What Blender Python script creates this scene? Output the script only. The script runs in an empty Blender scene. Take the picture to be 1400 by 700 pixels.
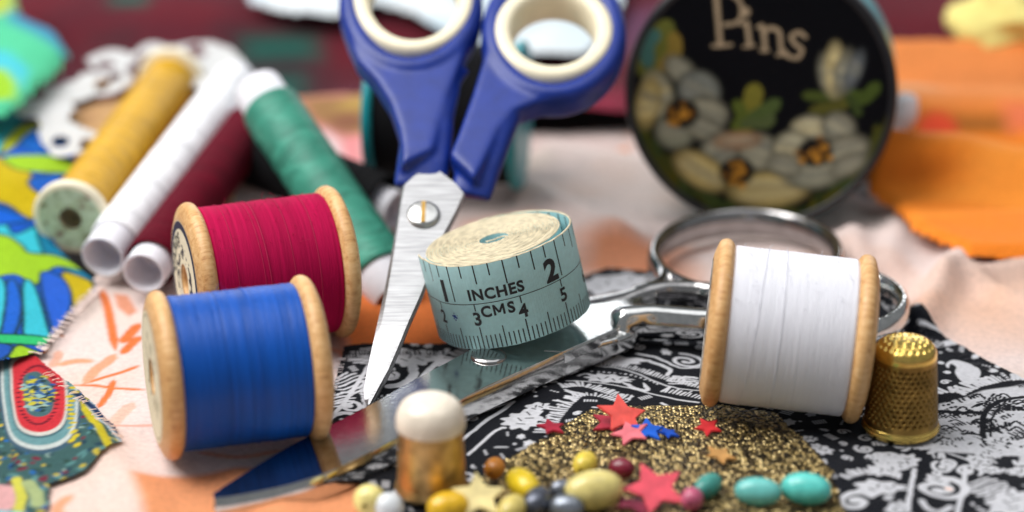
import bpy, bmesh, math, random
import numpy as np
from mathutils import Vector, Matrix
rng = np.random.default_rng(7)
random.seed(7)
PI = math.pi
scene = bpy.context.scene
COL = scene.collection
# ------------------------------------------------------------------ camera layout (1 unit = 1 cm)
EL = math.radians(22.0)
KPX = 3250.0
VD = np.array([0, math.cos(EL), -math.sin(EL)])
VU = np.array([0, math.sin(EL), math.cos(EL)])
VX = np.array([1.0, 0, 0])
CAM = -50 * VD + (170 / 65.0) * VU


def ray(px, py):
    return VD + (px - 700) / KPX * VX + (350 - py) / KPX * VU


def P(px, py, z=0.0):
    """world x, y where the sight line of a photo pixel meets height z"""
    d = ray(px, py)
    t = (z - CAM[2]) / d[2]
    p = CAM + t * d
    return (p[0], p[1])


def PD(px, py, depth):
    return Vector(CAM + depth * ray(px, py))


def PS(px, py, h):
    z = 0.0
    for _ in range(12):
        x, y = P(px, py, z)
        z = 0.5 * z + 0.5 * float(h(np.array(x), np.array(y)))
    return P(px, py, z)


# ------------------------------------------------------------------ colour and noise helpers
def lin(c):
    c = c / 255.0
    return c / 12.92 if c <= 0.04045 else ((c + 0.055) / 1.055) ** 2.4


def S(r, g, b, k=1.0):
    return (lin(r) * k, lin(g) * k, lin(b) * k)


def _hash(ix, iy, seed):
    h = (ix.astype(np.int64) * 374761393 + iy.astype(np.int64) * 668265263 + seed * 1442695041) & 0x7fffffff
    h = ((h ^ (h >> 13)) * 1274126177) & 0x7fffffff
    return ((h ^ (h >> 16)) & 0xffff) / 65535.0


def vnoise(x, y, seed=0):
    x = np.asarray(x, float); y = np.asarray(y, float)
    ix = np.floor(x); iy = np.floor(y)
    fx = x - ix; fy = y - iy
    fx = fx * fx * (3 - 2 * fx); fy = fy * fy * (3 - 2 * fy)
    a = _hash(ix, iy, seed); b = _hash(ix + 1, iy, seed)
    c = _hash(ix, iy + 1, seed); d = _hash(ix + 1, iy + 1, seed)
    return (a * (1 - fx) + b * fx) * (1 - fy) + (c * (1 - fx) + d * fx) * fy


def fbm(x, y, seed=0, n=4):
    s = 0; a = 0.5; t = 0
    for k in range(n):
        s = s + a * vnoise(x * 2 ** k, y * 2 ** k, seed + k * 17); t += a; a *= 0.5
    return s / t - 0.5


def sstep(a, b, x):
    t = np.clip((x - a) / (b - a), 0, 1)
    return t * t * (3 - 2 * t)


def seg_dist(x, y, ax, ay, bx, by):
    dx, dy = bx - ax, by - ay
    L = dx * dx + dy * dy + 1e-12
    t = np.clip(((x - ax) * dx + (y - ay) * dy) / L, 0, 1)
    return np.hypot(x - ax - t * dx, y - ay - t * dy), t


# ------------------------------------------------------------------ printed cloth patterns: a small painter
class Canvas:
    def __init__(s, x0, y0, x1, y1, res, base):
        s.x0, s.y0, s.res = x0, y0, res
        s.w = int((x1 - x0) / res) + 1; s.h = int((y1 - y0) / res) + 1
        s.a = np.empty((s.h, s.w, 3), np.float32); s.a[:] = base

    def win(s, xa, ya, xb, yb):
        i0 = max(0, int((xa - s.x0) / s.res) - 1); i1 = min(s.w, int((xb - s.x0) / s.res) + 2)
        j0 = max(0, int((ya - s.y0) / s.res) - 1); j1 = min(s.h, int((yb - s.y0) / s.res) + 2)
        if i1 <= i0 or j1 <= j0:
            return None
        X, Y = np.meshgrid(s.x0 + np.arange(i0, i1) * s.res, s.y0 + np.arange(j0, j1) * s.res)
        return (slice(j0, j1), slice(i0, i1)), X, Y

    def blend(s, sl, m, col):
        m = np.clip(m, 0, 1)[..., None]
        s.a[sl] = s.a[sl] * (1 - m) + np.array(col, np.float32) * m

    def stroke(s, pts, w, col, soft=None, taper=False, alpha=1.0):
        soft = soft or s.res
        n = len(pts) - 1
        for k in range(n):
            (ax, ay), (bx, by) = pts[k], pts[k + 1]
            m = w + soft
            r = s.win(min(ax, bx) - m, min(ay, by) - m, max(ax, bx) + m, max(ay, by) + m)
            if r is None:
                continue
            sl, X, Y = r
            d, t = seg_dist(X, Y, ax, ay, bx, by)
            ww = w * 0.5
            if taper:
                q = (k + t) / n
                ww = ww * np.clip(np.minimum(1, 4 * np.sin(PI * np.clip(q, 0.02, 0.98)) * 0.45 + 0.15), 0.1, 1)
            s.blend(sl, alpha * ((ww - d) / soft + 0.5), col)

    def poly(s, pts, col, soft=None, alpha=1.0):
        soft = soft or s.res
        p = np.array(pts)
        r = s.win(p[:, 0].min() - soft, p[:, 1].min() - soft, p[:, 0].max() + soft, p[:, 1].max() + soft)
        if r is None:
            return
        sl, X, Y = r
        s.blend(sl, alpha * (poly_sd(X, Y, p) / soft + 0.5), col)

    def ell(s, c, rx, ry, ang, col, soft=None, alpha=1.0):
        soft = soft or s.res
        R = max(rx, ry) + soft
        r = s.win(c[0] - R, c[1] - R, c[0] + R, c[1] + R)
        if r is None:
            return
        sl, X, Y = r
        ca, sa = math.cos(ang), math.sin(ang)
        u = (X - c[0]) * ca + (Y - c[1]) * sa; v = -(X - c[0]) * sa + (Y - c[1]) * ca
        d = (1 - np.sqrt((u / rx) ** 2 + (v / ry) ** 2)) * min(rx, ry)
        s.blend(sl, alpha * (d / soft + 0.5), col)

    def sample(s, X, Y):
        fi = np.clip((X - s.x0) / s.res, 0, s.w - 1.001); fj = np.clip((Y - s.y0) / s.res, 0, s.h - 1.001)
        i = fi.astype(int); j = fj.astype(int)
        u = (fi - i)[..., None]; v = (fj - j)[..., None]
        a = s.a
        return (a[j, i] * (1 - u) + a[j, i + 1] * u) * (1 - v) + (a[j + 1, i] * (1 - u) + a[j + 1, i + 1] * u) * v


def poly_sd(X, Y, p):
    """signed distance, positive inside"""
    d = np.full(X.shape, 1e9); ins = np.zeros(X.shape, bool)
    n = len(p)
    for k in range(n):
        ax, ay = p[k]; bx, by = p[(k + 1) % n]
        dd, _ = seg_dist(X, Y, ax, ay, bx, by)
        d = np.minimum(d, dd)
        c = ((ay > Y) != (by > Y)) & (X < (bx - ax) * (Y - ay) / ((by - ay) if abs(by - ay) > 1e-9 else 1e-9) + ax)
        ins ^= c
    return np.where(ins, d, -d)


def smooth(pts, n=8, closed=False):
    """Catmull-Rom through points of any dimension"""
    p = [np.array(q, float) for q in pts]
    out = []
    m = len(p)
    rngk = range(m) if closed else range(m - 1)
    for k in rngk:
        if closed:
            a, b, c, d = p[(k - 1) % m], p[k], p[(k + 1) % m], p[(k + 2) % m]
        else:
            a, b, c, d = p[max(k - 1, 0)], p[k], p[k + 1], p[min(k + 2, m - 1)]
        for i in range(n):
            t = i / n
            out.append(0.5 * ((2 * b) + (c - a) * t + (2 * a - 5 * b + 4 * c - d) * t * t + (3 * b - a - 3 * c + d) * t ** 3))
    if not closed:
        out.append(p[-1])
    return out


# ------------------------------------------------------------------ materials
def new_mat(name):
    m = bpy.data.materials.new(name); m.use_nodes = True
    nt = m.node_tree; b = nt.nodes['Principled BSDF']
    return m, nt, b


def N(nt, typ, **kw):
    n = nt.nodes.new(typ)
    for k, v in kw.items():
        if k.startswith('i_'):
            n.inputs[k[2:].replace('_', ' ')].default_value = v
        else:
            setattr(n, k, v)
    return n


def cval(c):
    return (c[0], c[1], c[2], 1)


def vary(nt, b, col, amount=0.15, scale=2.0, stretch=(1, 1, 1), detail=5.0):
    """base colour with a soft noise of lightness"""
    tc = N(nt, 'ShaderNodeTexCoord'); mp = N(nt, 'ShaderNodeMapping')
    mp.inputs['Scale'].default_value = stretch
    nt.links.new(tc.outputs['Object'], mp.inputs['Vector'])
    nz = N(nt, 'ShaderNodeTexNoise'); nz.inputs['Scale'].default_value = scale; nz.inputs['Detail'].default_value = detail
    nt.links.new(mp.outputs['Vector'], nz.inputs['Vector'])
    mx = N(nt, 'ShaderNodeMix', data_type='RGBA')
    mx.inputs[6].default_value = cval([c * (1 - amount) for c in col])
    mx.inputs[7].default_value = cval([min(1, c * (1 + amount)) for c in col])
    rp = N(nt, 'ShaderNodeMapRange'); rp.inputs[1].default_value = 0.3; rp.inputs[2].default_value = 0.7
    nt.links.new(nz.outputs['Fac'], rp.inputs[0]); nt.links.new(rp.outputs[0], mx.inputs[0])
    nt.links.new(mx.outputs[2], b.inputs['Base Color'])
    return mp, nz


def add_bump(nt, b, src, strength, dist):
    bp = N(nt, 'ShaderNodeBump'); bp.inputs['Strength'].default_value = strength; bp.inputs['Distance'].default_value = dist
    nt.links.new(src, bp.inputs['Height']); nt.links.new(bp.outputs['Normal'], b.inputs['Normal'])
    return bp


def mat_plain(name, col, rough=0.5, metal=0.0, amount=0.1, scale=3.0, bump=0.0, bscale=None, stretch=(1, 1, 1), **kw):
    m, nt, b = new_mat(name)
    mp, nz = vary(nt, b, col, amount, scale, stretch)
    b.inputs['Roughness'].default_value = rough; b.inputs['Metallic'].default_value = metal
    for k, v in kw.items():
        b.inputs[k.replace('_', ' ')].default_value = v
    if bump:
        n2 = nz
        if bscale:
            n2 = N(nt, 'ShaderNodeTexNoise'); n2.inputs['Scale'].default_value = bscale; n2.inputs['Detail'].default_value = 4
            nt.links.new(mp.outputs['Vector'], n2.inputs['Vector'])
        add_bump(nt, b, n2.outputs['Fac'], 1.0, bump)
    return m


def mat_cloth(name, rough=0.9, weave=14.0, bump=0.012, sheen=0.04, fade=0.1):
    """printed cloth: colour from the print stored on the mesh, woven relief from two wave textures"""
    m, nt, b = new_mat(name)
    at = N(nt, 'ShaderNodeAttribute', attribute_name='print')
    tc = N(nt, 'ShaderNodeTexCoord')
    nz = N(nt, 'ShaderNodeTexNoise'); nz.inputs['Scale'].default_value = 9; nz.inputs['Detail'].default_value = 6
    nt.links.new(tc.outputs['Object'], nz.inputs['Vector'])
    hs = N(nt, 'ShaderNodeHueSaturation')
    rp = N(nt, 'ShaderNodeMapRange'); rp.inputs[1].default_value = 0.3; rp.inputs[2].default_value = 0.7
    rp.inputs[3].default_value = 1 - fade; rp.inputs[4].default_value = 1 + fade
    nt.links.new(nz.outputs['Fac'], rp.inputs[0]); nt.links.new(rp.outputs[0], hs.inputs['Value'])
    nt.links.new(at.outputs['Color'], hs.inputs['Color']); nt.links.new(hs.outputs['Color'], b.inputs['Base Color'])
    b.inputs['Roughness'].default_value = rough
    b.inputs['Sheen Weight'].default_value = sheen; b.inputs['Sheen Roughness'].default_value = 0.5
    b.inputs['Specular IOR Level'].default_value = 0.08
    ws = []
    for d in ('X', 'Y'):
        w = N(nt, 'ShaderNodeTexWave', wave_type='BANDS', bands_direction=d)
        w.inputs['Scale'].default_value = weave; w.inputs['Distortion'].default_value = 1.5; w.inputs['Detail Scale'].default_value = 3
        nt.links.new(tc.outputs['Object'], w.inputs['Vector']); ws.append(w)
    ad = N(nt, 'ShaderNodeMath', operation='ADD')
    nt.links.new(ws[0].outputs['Fac'], ad.inputs[0]); nt.links.new(ws[1].outputs['Fac'], ad.inputs[1])
    ad2 = N(nt, 'ShaderNodeMath', operation='ADD'); nt.links.new(ad.outputs[0], ad2.inputs[0]); nt.links.new(nz.outputs['Fac'], ad2.inputs[1])
    add_bump(nt, b, ad2.outputs[0], 0.8, bump)
    return m


def mat_thread(name, rough=0.8, sheen=0.0, spec=0.12):
    m, nt, b = new_mat(name)
    at = N(nt, 'ShaderNodeAttribute', attribute_name='print')
    nt.links.new(at.outputs['Color'], b.inputs['Base Color'])
    b.inputs['Roughness'].default_value = rough; b.inputs['Sheen Weight'].default_value = sheen
    b.inputs['Specular IOR Level'].default_value = spec
    tc = N(nt, 'ShaderNodeTexCoord'); mp = N(nt, 'ShaderNodeMapping'); mp.inputs['Scale'].default_value = (40, 3, 3)
    nz = N(nt, 'ShaderNodeTexNoise'); nz.inputs['Scale'].default_value = 1.0; nz.inputs['Detail'].default_value = 5
    nt.links.new(tc.outputs['Object'], mp.inputs['Vector']); nt.links.new(mp.outputs['Vector'], nz.inputs['Vector'])
    add_bump(nt, b, nz.outputs['Fac'], 0.6, 0.02)
    return m


M = {}
M['print'] = mat_cloth('woven_cotton')
M['satin'] = mat_cloth('satin_cloth', rough=0.55, weave=10, bump=0.006, sheen=0.03)
M['knit'] = mat_cloth('thick_woven_cloth', rough=0.95, weave=5, bump=0.04, sheen=0.06)
M['thread'] = mat_thread('sewing_thread')
M['thread_shiny'] = mat_thread('glossy_thread', rough=0.45, sheen=0.0, spec=0.28)
M['paint'] = mat_cloth('painted_lacquer', rough=0.38, weave=2, bump=0.0, sheen=0.0, fade=0.15)
def wood_mat():
    m, nt, b = new_mat('pale_turned_wood')
    tc = N(nt, 'ShaderNodeTexCoord'); oi = N(nt, 'ShaderNodeObjectInfo')
    va = N(nt, 'ShaderNodeVectorMath', operation='ADD')
    sc_ = N(nt, 'ShaderNodeVectorMath', operation='SCALE'); sc_.inputs['Scale'].default_value = .13
    nt.links.new(oi.outputs['Location'], sc_.inputs[0])
    nt.links.new(tc.outputs['Object'], va.inputs[0]); nt.links.new(sc_.outputs[0], va.inputs[1])
    mp = N(nt, 'ShaderNodeMapping'); mp.inputs['Scale'].default_value = (1.2, 7, 7)
    nt.links.new(va.outputs[0], mp.inputs['Vector'])
    n1 = N(nt, 'ShaderNodeTexNoise'); n1.inputs['Scale'].default_value = 1.6; n1.inputs['Detail'].default_value = 7; n1.inputs['Roughness'].default_value = .62
    n2 = N(nt, 'ShaderNodeTexNoise'); n2.inputs['Scale'].default_value = .55; n2.inputs['Detail'].default_value = 3
    nt.links.new(mp.outputs[0], n1.inputs['Vector']); nt.links.new(va.outputs[0], n2.inputs['Vector'])
    rp = N(nt, 'ShaderNodeValToRGB'); cr = rp.color_ramp
    cr.elements[0].position = .28; cr.elements[0].color = cval(S(176, 122, 72))
    cr.elements[1].position = .66; cr.elements[1].color = cval(S(232, 192, 138))
    e = cr.elements.new(.45); e.color = cval(S(216, 168, 110))
    nt.links.new(n1.outputs['Fac'], rp.inputs[0])
    mx = N(nt, 'ShaderNodeMix', data_type='RGBA', blend_type='MULTIPLY'); mx.inputs[0].default_value = .6
    r2 = N(nt, 'ShaderNodeValToRGB'); r2.color_ramp.elements[0].position = .35; r2.color_ramp.elements[0].color = (.72, .60, .46, 1); r2.color_ramp.elements[1].position = .6; r2.color_ramp.elements[1].color = (1, 1, 1, 1)
    nt.links.new(n2.outputs['Fac'], r2.inputs[0])
    nt.links.new(rp.outputs[0], mx.inputs[6]); nt.links.new(r2.outputs[0], mx.inputs[7]); nt.links.new(mx.outputs[2], b.inputs['Base Color'])
    b.inputs['Roughness'].default_value = .48
    add_bump(nt, b, n1.outputs['Fac'], .6, .004)
    return m


M['wood'] = wood_mat()
M['paper'] = mat_plain('white_paper_tube', S(222, 221, 228), 0.8, 0, 0.03, 4, 0.004, 20)
M['label'] = mat_cloth('printed_paper', rough=0.75, weave=3, bump=0.002, sheen=0, fade=0.06)
M['ink'] = mat_plain('black_ink', (0.012, 0.013, 0.016), 0.6)
M['steel'] = mat_plain('polished_steel', (0.60, 0.60, 0.59), 0.12, 1.0, 0.1, 4, 0.0015, 14)
M['steel_dark'] = mat_plain('dark_reflection_steel', (0.36, 0.35, 0.35), 0.18, 1.0, 0.12, 3, 0.004, 8)  # steel with its dark reflections put into the base colour
M['brushed'] = mat_plain('brushed_blade_steel', (0.36, 0.36, 0.37), 0.42, 0.8, 0.28, 1.6, 0.004, 1.6, (0.8, 16, 16))
M['blue_plastic'] = mat_plain('blue_plastic', S(6, 42, 130), 0.42, 0, 0.14, 2.5, 0.005, 18)
M['cream_plastic'] = mat_plain('cream_plastic', S(236, 226, 198), 0.42, 0, 0.04, 3, 0.002, 10)
M['teal_plastic'] = mat_plain('teal_plastic', S(10, 140, 150), 0.35, 0, 0.05)
M['teal_metal'] = mat_plain('teal_painted_tin', S(95, 180, 190), 0.35, 0, 0.08)
M['black_enamel'] = mat_plain('black_enamel', (0.006, 0.006, 0.008), 0.3, 0, 0.2)
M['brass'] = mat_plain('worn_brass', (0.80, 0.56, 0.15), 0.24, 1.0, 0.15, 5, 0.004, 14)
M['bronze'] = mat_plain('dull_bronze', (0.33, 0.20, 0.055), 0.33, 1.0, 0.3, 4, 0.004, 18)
M['white_glass'] = mat_plain('milky_white_glass', S(232, 220, 202), 0.22, 0, 0.12, 2.5, 0.02, 5)


def gold_cloth_mat():
    m, nt, b = new_mat('gold_lurex_cloth')
    tc = N(nt, 'ShaderNodeTexCoord')
    nz = N(nt, 'ShaderNodeTexNoise'); nz.inputs['Scale'].default_value = 5
    mp = N(nt, 'ShaderNodeMapping'); mp.inputs['Scale'].default_value = (1.0, 0.75, 1)
    nt.links.new(tc.outputs['Object'], mp.inputs['Vector'])
    vo = N(nt, 'ShaderNodeTexVoronoi'); vo.inputs['Scale'].default_value = 15
    nt.links.new(mp.outputs['Vector'], vo.inputs['Vector'])
    nt.links.new(tc.outputs['Object'], nz.inputs['Vector'])
    sp = N(nt, 'ShaderNodeSeparateColor'); nt.links.new(vo.outputs['Color'], sp.inputs[0])
    rp = N(nt, 'ShaderNodeValToRGB')
    cr = rp.color_ramp
    cr.elements[0].position = 0.0; cr.elements[0].color = (0.02, 0.016, 0.012, 1)
    cr.elements[1].position = 1.0; cr.elements[1].color = (0.85, 0.66, 0.32, 1)
    e = cr.elements.new(0.4); e.color = (0.10, 0.07, 0.03, 1)
    e = cr.elements.new(0.7); e.color = (0.5, 0.36, 0.14, 1)
    nt.links.new(sp.outputs[0], rp.inputs[0]); nt.links.new(rp.outputs[0], b.inputs['Base Color'])
    b.inputs['Metallic'].default_value = 0.75; b.inputs['Roughness'].default_value = 0.33
    iv = N(nt, 'ShaderNodeMath', operation='MULTIPLY'); iv.inputs[1].default_value = -1
    nt.links.new(vo.outputs['Distance'], iv.inputs[0])
    add_bump(nt, b, iv.outputs[0], 1.0, 0.09)
    return m


M['gold'] = gold_cloth_mat()


def mat_gloss(name, col, rough=0.3, metal=0.0):
    return mat_plain(name, col, rough, metal, 0.22, 3, 0.012, 5)


# ------------------------------------------------------------------ mesh helpers
ORG = {}


def link(name, me, mat, parent=None, smooth_shade=True):
    o = bpy.data.objects.new(name, me); COL.objects.link(o)
    if mat is not None:
        me.materials.append(mat)
    if smooth_shade and len(me.polygons):
        me.polygons.foreach_set('use_smooth', np.ones(len(me.polygons), bool))
    if parent is not None:
        o.parent = parent
        if parent.name in ORG:                      # parts traced in world space hang on a thing away from the origin
            ORG[o.name] = ORG[parent.name]
            me.transform(Matrix.Translation(-ORG[o.name]))
    return o


def tag(o, label, cat, group=None, kind=None):
    o['label'] = label; o['category'] = cat
    if group: o['group'] = group
    if kind: o['kind'] = kind
    return o


def thing(name, label, cat, mtx=None, org=None, group=None):
    """Empty at a thing's base. mtx: parts are made in local space; org: parts are made in world space."""
    o = bpy.data.objects.new(name, None); COL.objects.link(o)
    o.empty_display_size = 0.3
    if mtx is not None:
        o.matrix_world = mtx
    if org is not None:
        o.location = org; ORG[o.name] = Vector(org)
    return tag(o, label, cat, group)


def np_mesh(name, V, F, col=None):
    me = bpy.data.meshes.new(name)
    V = np.asarray(V, np.float32).reshape(-1, 3); F = np.asarray(F, np.int32)
    k = F.shape[1]
    me.vertices.add(len(V)); me.vertices.foreach_set('co', V.ravel())
    me.loops.add(F.size); me.loops.foreach_set('vertex_index', F.ravel())
    me.polygons.add(len(F)); me.polygons.foreach_set('loop_start', np.arange(0, F.size, k, dtype=np.int32))
    me.polygons.foreach_set('loop_total', np.full(len(F), k, np.int32))
    if col is not None:
        at = me.color_attributes.new('print', 'FLOAT_COLOR', 'POINT')
        c = np.ones((len(V), 4), np.float32); c[:, :3] = np.asarray(col).reshape(-1, 3)
        at.data.foreach_set('color', c.ravel())
    me.update(calc_edges=True); me.validate()
    return me


def grid_mesh(name, G, col=None, mask=None, wrap=False, flip=False):
    """G: rows x cols x 3; mask: keep vertex; wrap joins the last column to the first"""
    r, c = G.shape[:2]
    idx = np.arange(r * c).reshape(r, c)
    a = idx[:-1, :-1] if not wrap else idx[:-1, :]
    b = idx[:-1, 1:] if not wrap else np.roll(idx, -1, 1)[:-1, :]
    d = idx[1:, :-1] if not wrap else idx[1:, :]
    e = idx[1:, 1:] if not wrap else np.roll(idx, -1, 1)[1:, :]
    F = np.stack([a, b, e, d], -1).reshape(-1, 4)
    if flip: F = F[:, ::-1]
    V = G.reshape(-1, 3)
    C = None if col is None else np.asarray(col).reshape(-1, 3)
    if mask is not None:
        mk = mask.ravel()
        F = F[mk[F].all(1)]
        used = np.zeros(len(V), bool); used[F.ravel()] = True
        new = np.cumsum(used) - 1
        F = new[F]; V = V[used]
        if C is not None: C = C[used]
    return np_mesh(name, V, F, C)


def lathe(name, prof, n=64, col=None):
    """profile [(axial x, radius)] about the local X axis"""
    p = np.array(prof, float)
    th = np.linspace(0, 2 * PI, n, endpoint=False)
    G = np.empty((len(p), n, 3))
    G[..., 0] = p[:, 0][:, None]; G[..., 1] = p[:, 1][:, None] * np.cos(th); G[..., 2] = p[:, 1][:, None] * np.sin(th)
    return grid_mesh(name, G, None if col is None else np.repeat(np.array(col)[:, None], n, 1), wrap=True, flip=True)


def round_prof(pts, r=0.05, n=4):
    """round the corners of an open profile"""
    out = [np.array(pts[0], float)]
    for k in range(1, len(pts) - 1):
        a, b, c = (np.array(q, float) for q in pts[k - 1:k + 2])
        u, v = a - b, c - b
        lu, lv = np.linalg.norm(u), np.linalg.norm(v)
        q = min(r, lu * 0.45, lv * 0.45)
        p0, p1 = b + u / lu * q, b + v / lv * q
        for i in range(n + 1):
            t = i / n
            out.append((1 - t) ** 2 * p0 + 2 * t * (1 - t) * b + t * t * p1)
    out.append(np.array(pts[-1], float))
    return out


def sweep(name, pts, ra, rb, up, n=14, closed=False, power=2.0, cap=True):
    """tube along pts. ra: half width across, rb: half height along `up`; lists or numbers. super-ellipse section"""
    p = np.array(pts, float); m = len(p)
    ra = np.broadcast_to(np.asarray(ra, float), (m,)); rb = np.broadcast_to(np.asarray(rb, float), (m,))
    if closed:
        t = np.roll(p, -1, 0) - np.roll(p, 1, 0)
    else:
        t = np.gradient(p, axis=0)
    t /= np.linalg.norm(t, axis=1)[:, None]
    up = np.broadcast_to(np.asarray(up, float), (m, 3))
    side = np.cross(t, up); side /= np.linalg.norm(side, axis=1)[:, None]
    upn = np.cross(side, t)
    th = np.linspace(0, 2 * PI, n, endpoint=False)
    c, s_ = np.cos(th), np.sin(th)
    c = np.sign(c) * np.abs(c) ** (2 / power); s_ = np.sign(s_) * np.abs(s_) ** (2 / power)
    G = p[:, None] + side[:, None] * (ra[:, None] * c)[..., None] + upn[:, None] * (rb[:, None] * s_)[..., None]
    if closed:
        G = np.concatenate([G, G[:1]], 0)
    elif cap:
        G = np.concatenate([np.repeat(p[:1, None], n, 1), G, np.repeat(p[-1:, None], n, 1)], 0)
    return grid_mesh(name, G, wrap=True, flip=True)


def join(name, meshes):
    bm = bmesh.new()
    for me in meshes:
        bm.from_mesh(me)
    out = bpy.data.meshes.new(name); bm.to_mesh(out); bm.free()
    for me in meshes:
        bpy.data.meshes.remove(me)
    return out


def clean(me, dist=1e-4):
    bm = bmesh.new(); bm.from_mesh(me)
    bmesh.ops.remove_doubles(bm, verts=bm.verts, dist=dist)
    bmesh.ops.recalc_face_normals(bm, faces=bm.faces)
    bm.to_mesh(me); bm.free()
    return me


def fuse(o, voxel=0.05, it=6):
    r = o.modifiers.new('fuse', 'REMESH'); r.mode = 'VOXEL'; r.voxel_size = voxel; r.use_smooth_shade = True
    s = o.modifiers.new('soften', 'SMOOTH'); s.factor = 0.5; s.iterations = it


def prism(name, outline, nrm, thick, bevel=0.03, seg=2):
    """outline: 3-D points in a plane, pushed back along -nrm"""
    bm = bmesh.new()
    vs = [bm.verts.new(p) for p in outline]
    f = bm.faces.new(vs)
    r = bmesh.ops.extrude_face_region(bm, geom=[f])
    bmesh.ops.translate(bm, vec=Vector(nrm) * -thick, verts=[v for v in r['geom'] if isinstance(v, bmesh.types.BMVert)])
    bmesh.ops.recalc_face_normals(bm, faces=bm.faces)
    if bevel:
        bmesh.ops.bevel(bm, geom=[e for e in bm.edges if len(e.link_faces) == 2 and e.calc_face_angle(0) > 0.6], offset=bevel, segments=seg, affect='EDGES', clamp_overlap=True)
    me = bpy.data.meshes.new(name); bm.to_mesh(me); bm.free()
    return me


def text_bm(body, size, bold=0.0, cuts=0.05):
    cu = bpy.data.curves.new('lettering', 'FONT'); cu.body = body; cu.size = size; cu.offset = bold; cu.resolution_u = 4
    cu.align_x = 'CENTER'; cu.space_character = 1.12
    o = bpy.data.objects.new('lettering', cu); COL.objects.link(o)
    dg = bpy.context.evaluated_depsgraph_get()
    me = bpy.data.meshes.new_from_object(o.evaluated_get(dg))
    bm = bmesh.new(); bm.from_mesh(me)
    bpy.data.objects.remove(o); bpy.data.curves.remove(cu); bpy.data.meshes.remove(me)
    if bm.verts:
        x0 = min(v.co.x for v in bm.verts); x1 = max(v.co.x for v in bm.verts)
        x = x0 + cuts
        while x < x1:
            bmesh.ops.bisect_plane(bm, geom=bm.verts[:] + bm.edges[:] + bm.faces[:], plane_co=(x, 0, 0), plane_no=(1, 0, 0))
            x += cuts
    return bm


def frame(loc, xaxis, up=(0, 0, 1)):
    x = Vector(xaxis).normalized(); z = Vector(up)
    y = z.cross(x).normalized(); z = x.cross(y)
    m = Matrix((x, y, z)).transposed().to_4x4(); m.translation = Vector(loc)
    return m


# ------------------------------------------------------------------ world, camera, light
w = bpy.data.worlds.new('World'); scene.world = w; w.use_nodes = True
bg = w.node_tree.nodes['Background']; bg.inputs[0].default_value = (0.93, 0.97, 1.0, 1); bg.inputs[1].default_value = 0.24
cd = bpy.data.cameras.new('camera'); cam = bpy.data.objects.new('camera', cd); COL.objects.link(cam)
cd.sensor_width = 36; cd.lens = 36 * KPX / 1400; cd.clip_end = 1000; cd.clip_start = 1
cam.location = CAM; cam.rotation_euler = (PI / 2 - EL, 0, 0)
cd.dof.use_dof = True; cd.dof.focus_distance = 48.9
APERTURE = 1.28
cd.dof.aperture_fstop = cd.lens * 1e-3 / APERTURE
cd.dof.aperture_blades = 0
scene.camera = cam
scene.view_settings.view_transform = 'Standard'; scene.view_settings.look = 'None'
scene.view_settings.exposure = 0.14; scene.view_settings.gamma = 1
scene.unit_settings.scale_length = 0.01


def area(name, loc, target, sx, sy, power, col=(1, 1, 1)):
    l = bpy.data.lights.new(name, 'AREA'); l.shape = 'RECTANGLE'; l.size = sx; l.size_y = sy; l.energy = power; l.color = col
    o = bpy.data.objects.new(name, l); COL.objects.link(o); o.location = loc
    o.rotation_euler = (Vector(target) - Vector(loc)).to_track_quat('-Z', 'Y').to_euler()
    return o


area('window_light', (-36, 0, 60), (0, 3, 0), 50, 56, 68000, (1.0, 0.985, 0.96))
area('shank_highlight_lamp', (14, 2, 62), (3, 1, 0), 42, 50, 8500, (0.97, 0.985, 1.0))  # added soft lamp that puts a bright highlight on the shears' shank
area('shears_reflection_lamp', (6, 88, 26), (2, 0, 0), 90, 24, 22000, (0.93, 0.97, 1.0))  # added lamp low at the back, reflected in the heel of the shears

# ------------------------------------------------------------------ cloth heights
RIDGES = []     # (ax, ay, bx, by, height, width)


def ridge(pa, pb, h, wd):
    a = P(*pa); b = P(*pb)
    RIDGES.append((a[0], a[1], b[0], b[1], h, wd))


ridge((1325, 345), (1255, 450), 0.5, 0.42)
ridge((1165, 330), (1190, 440), 0.42, 0.45)
ridge((1420, 368), (1290, 400), 0.38, 0.4)
ridge((1230, 300), (1215, 370), 0.3, 0.4)
ridge((1420, 430), (1340, 400), 0.3, 0.35)
ridge((720, 260), (850, 330), 0.4, 0.5)
ridge((760, 215), (900, 240), 0.45, 0.6)
ridge((850, 320), (790, 350), 0.15, 0.5)
ridge((120, 600), (200, 690), 0.2, 0.5)
ridge((330, 650), (420, 720), 0.15, 0.5)


def H0(x, y):
    h = 0.22 * fbm(x * 0.28, y * 0.28, 3, 3) + 0.05 * fbm(x * 1.1, y * 1.1, 5, 3)
    for ax, ay, bx, by, hh, wd in RIDGES:
        d, t = seg_dist(x, y, ax, ay, bx, by)
        h = h + hh * np.exp(-(d / wd) ** 2)
    return h


def gx(px, py, z=0):
    return P(px, py, z)


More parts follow.
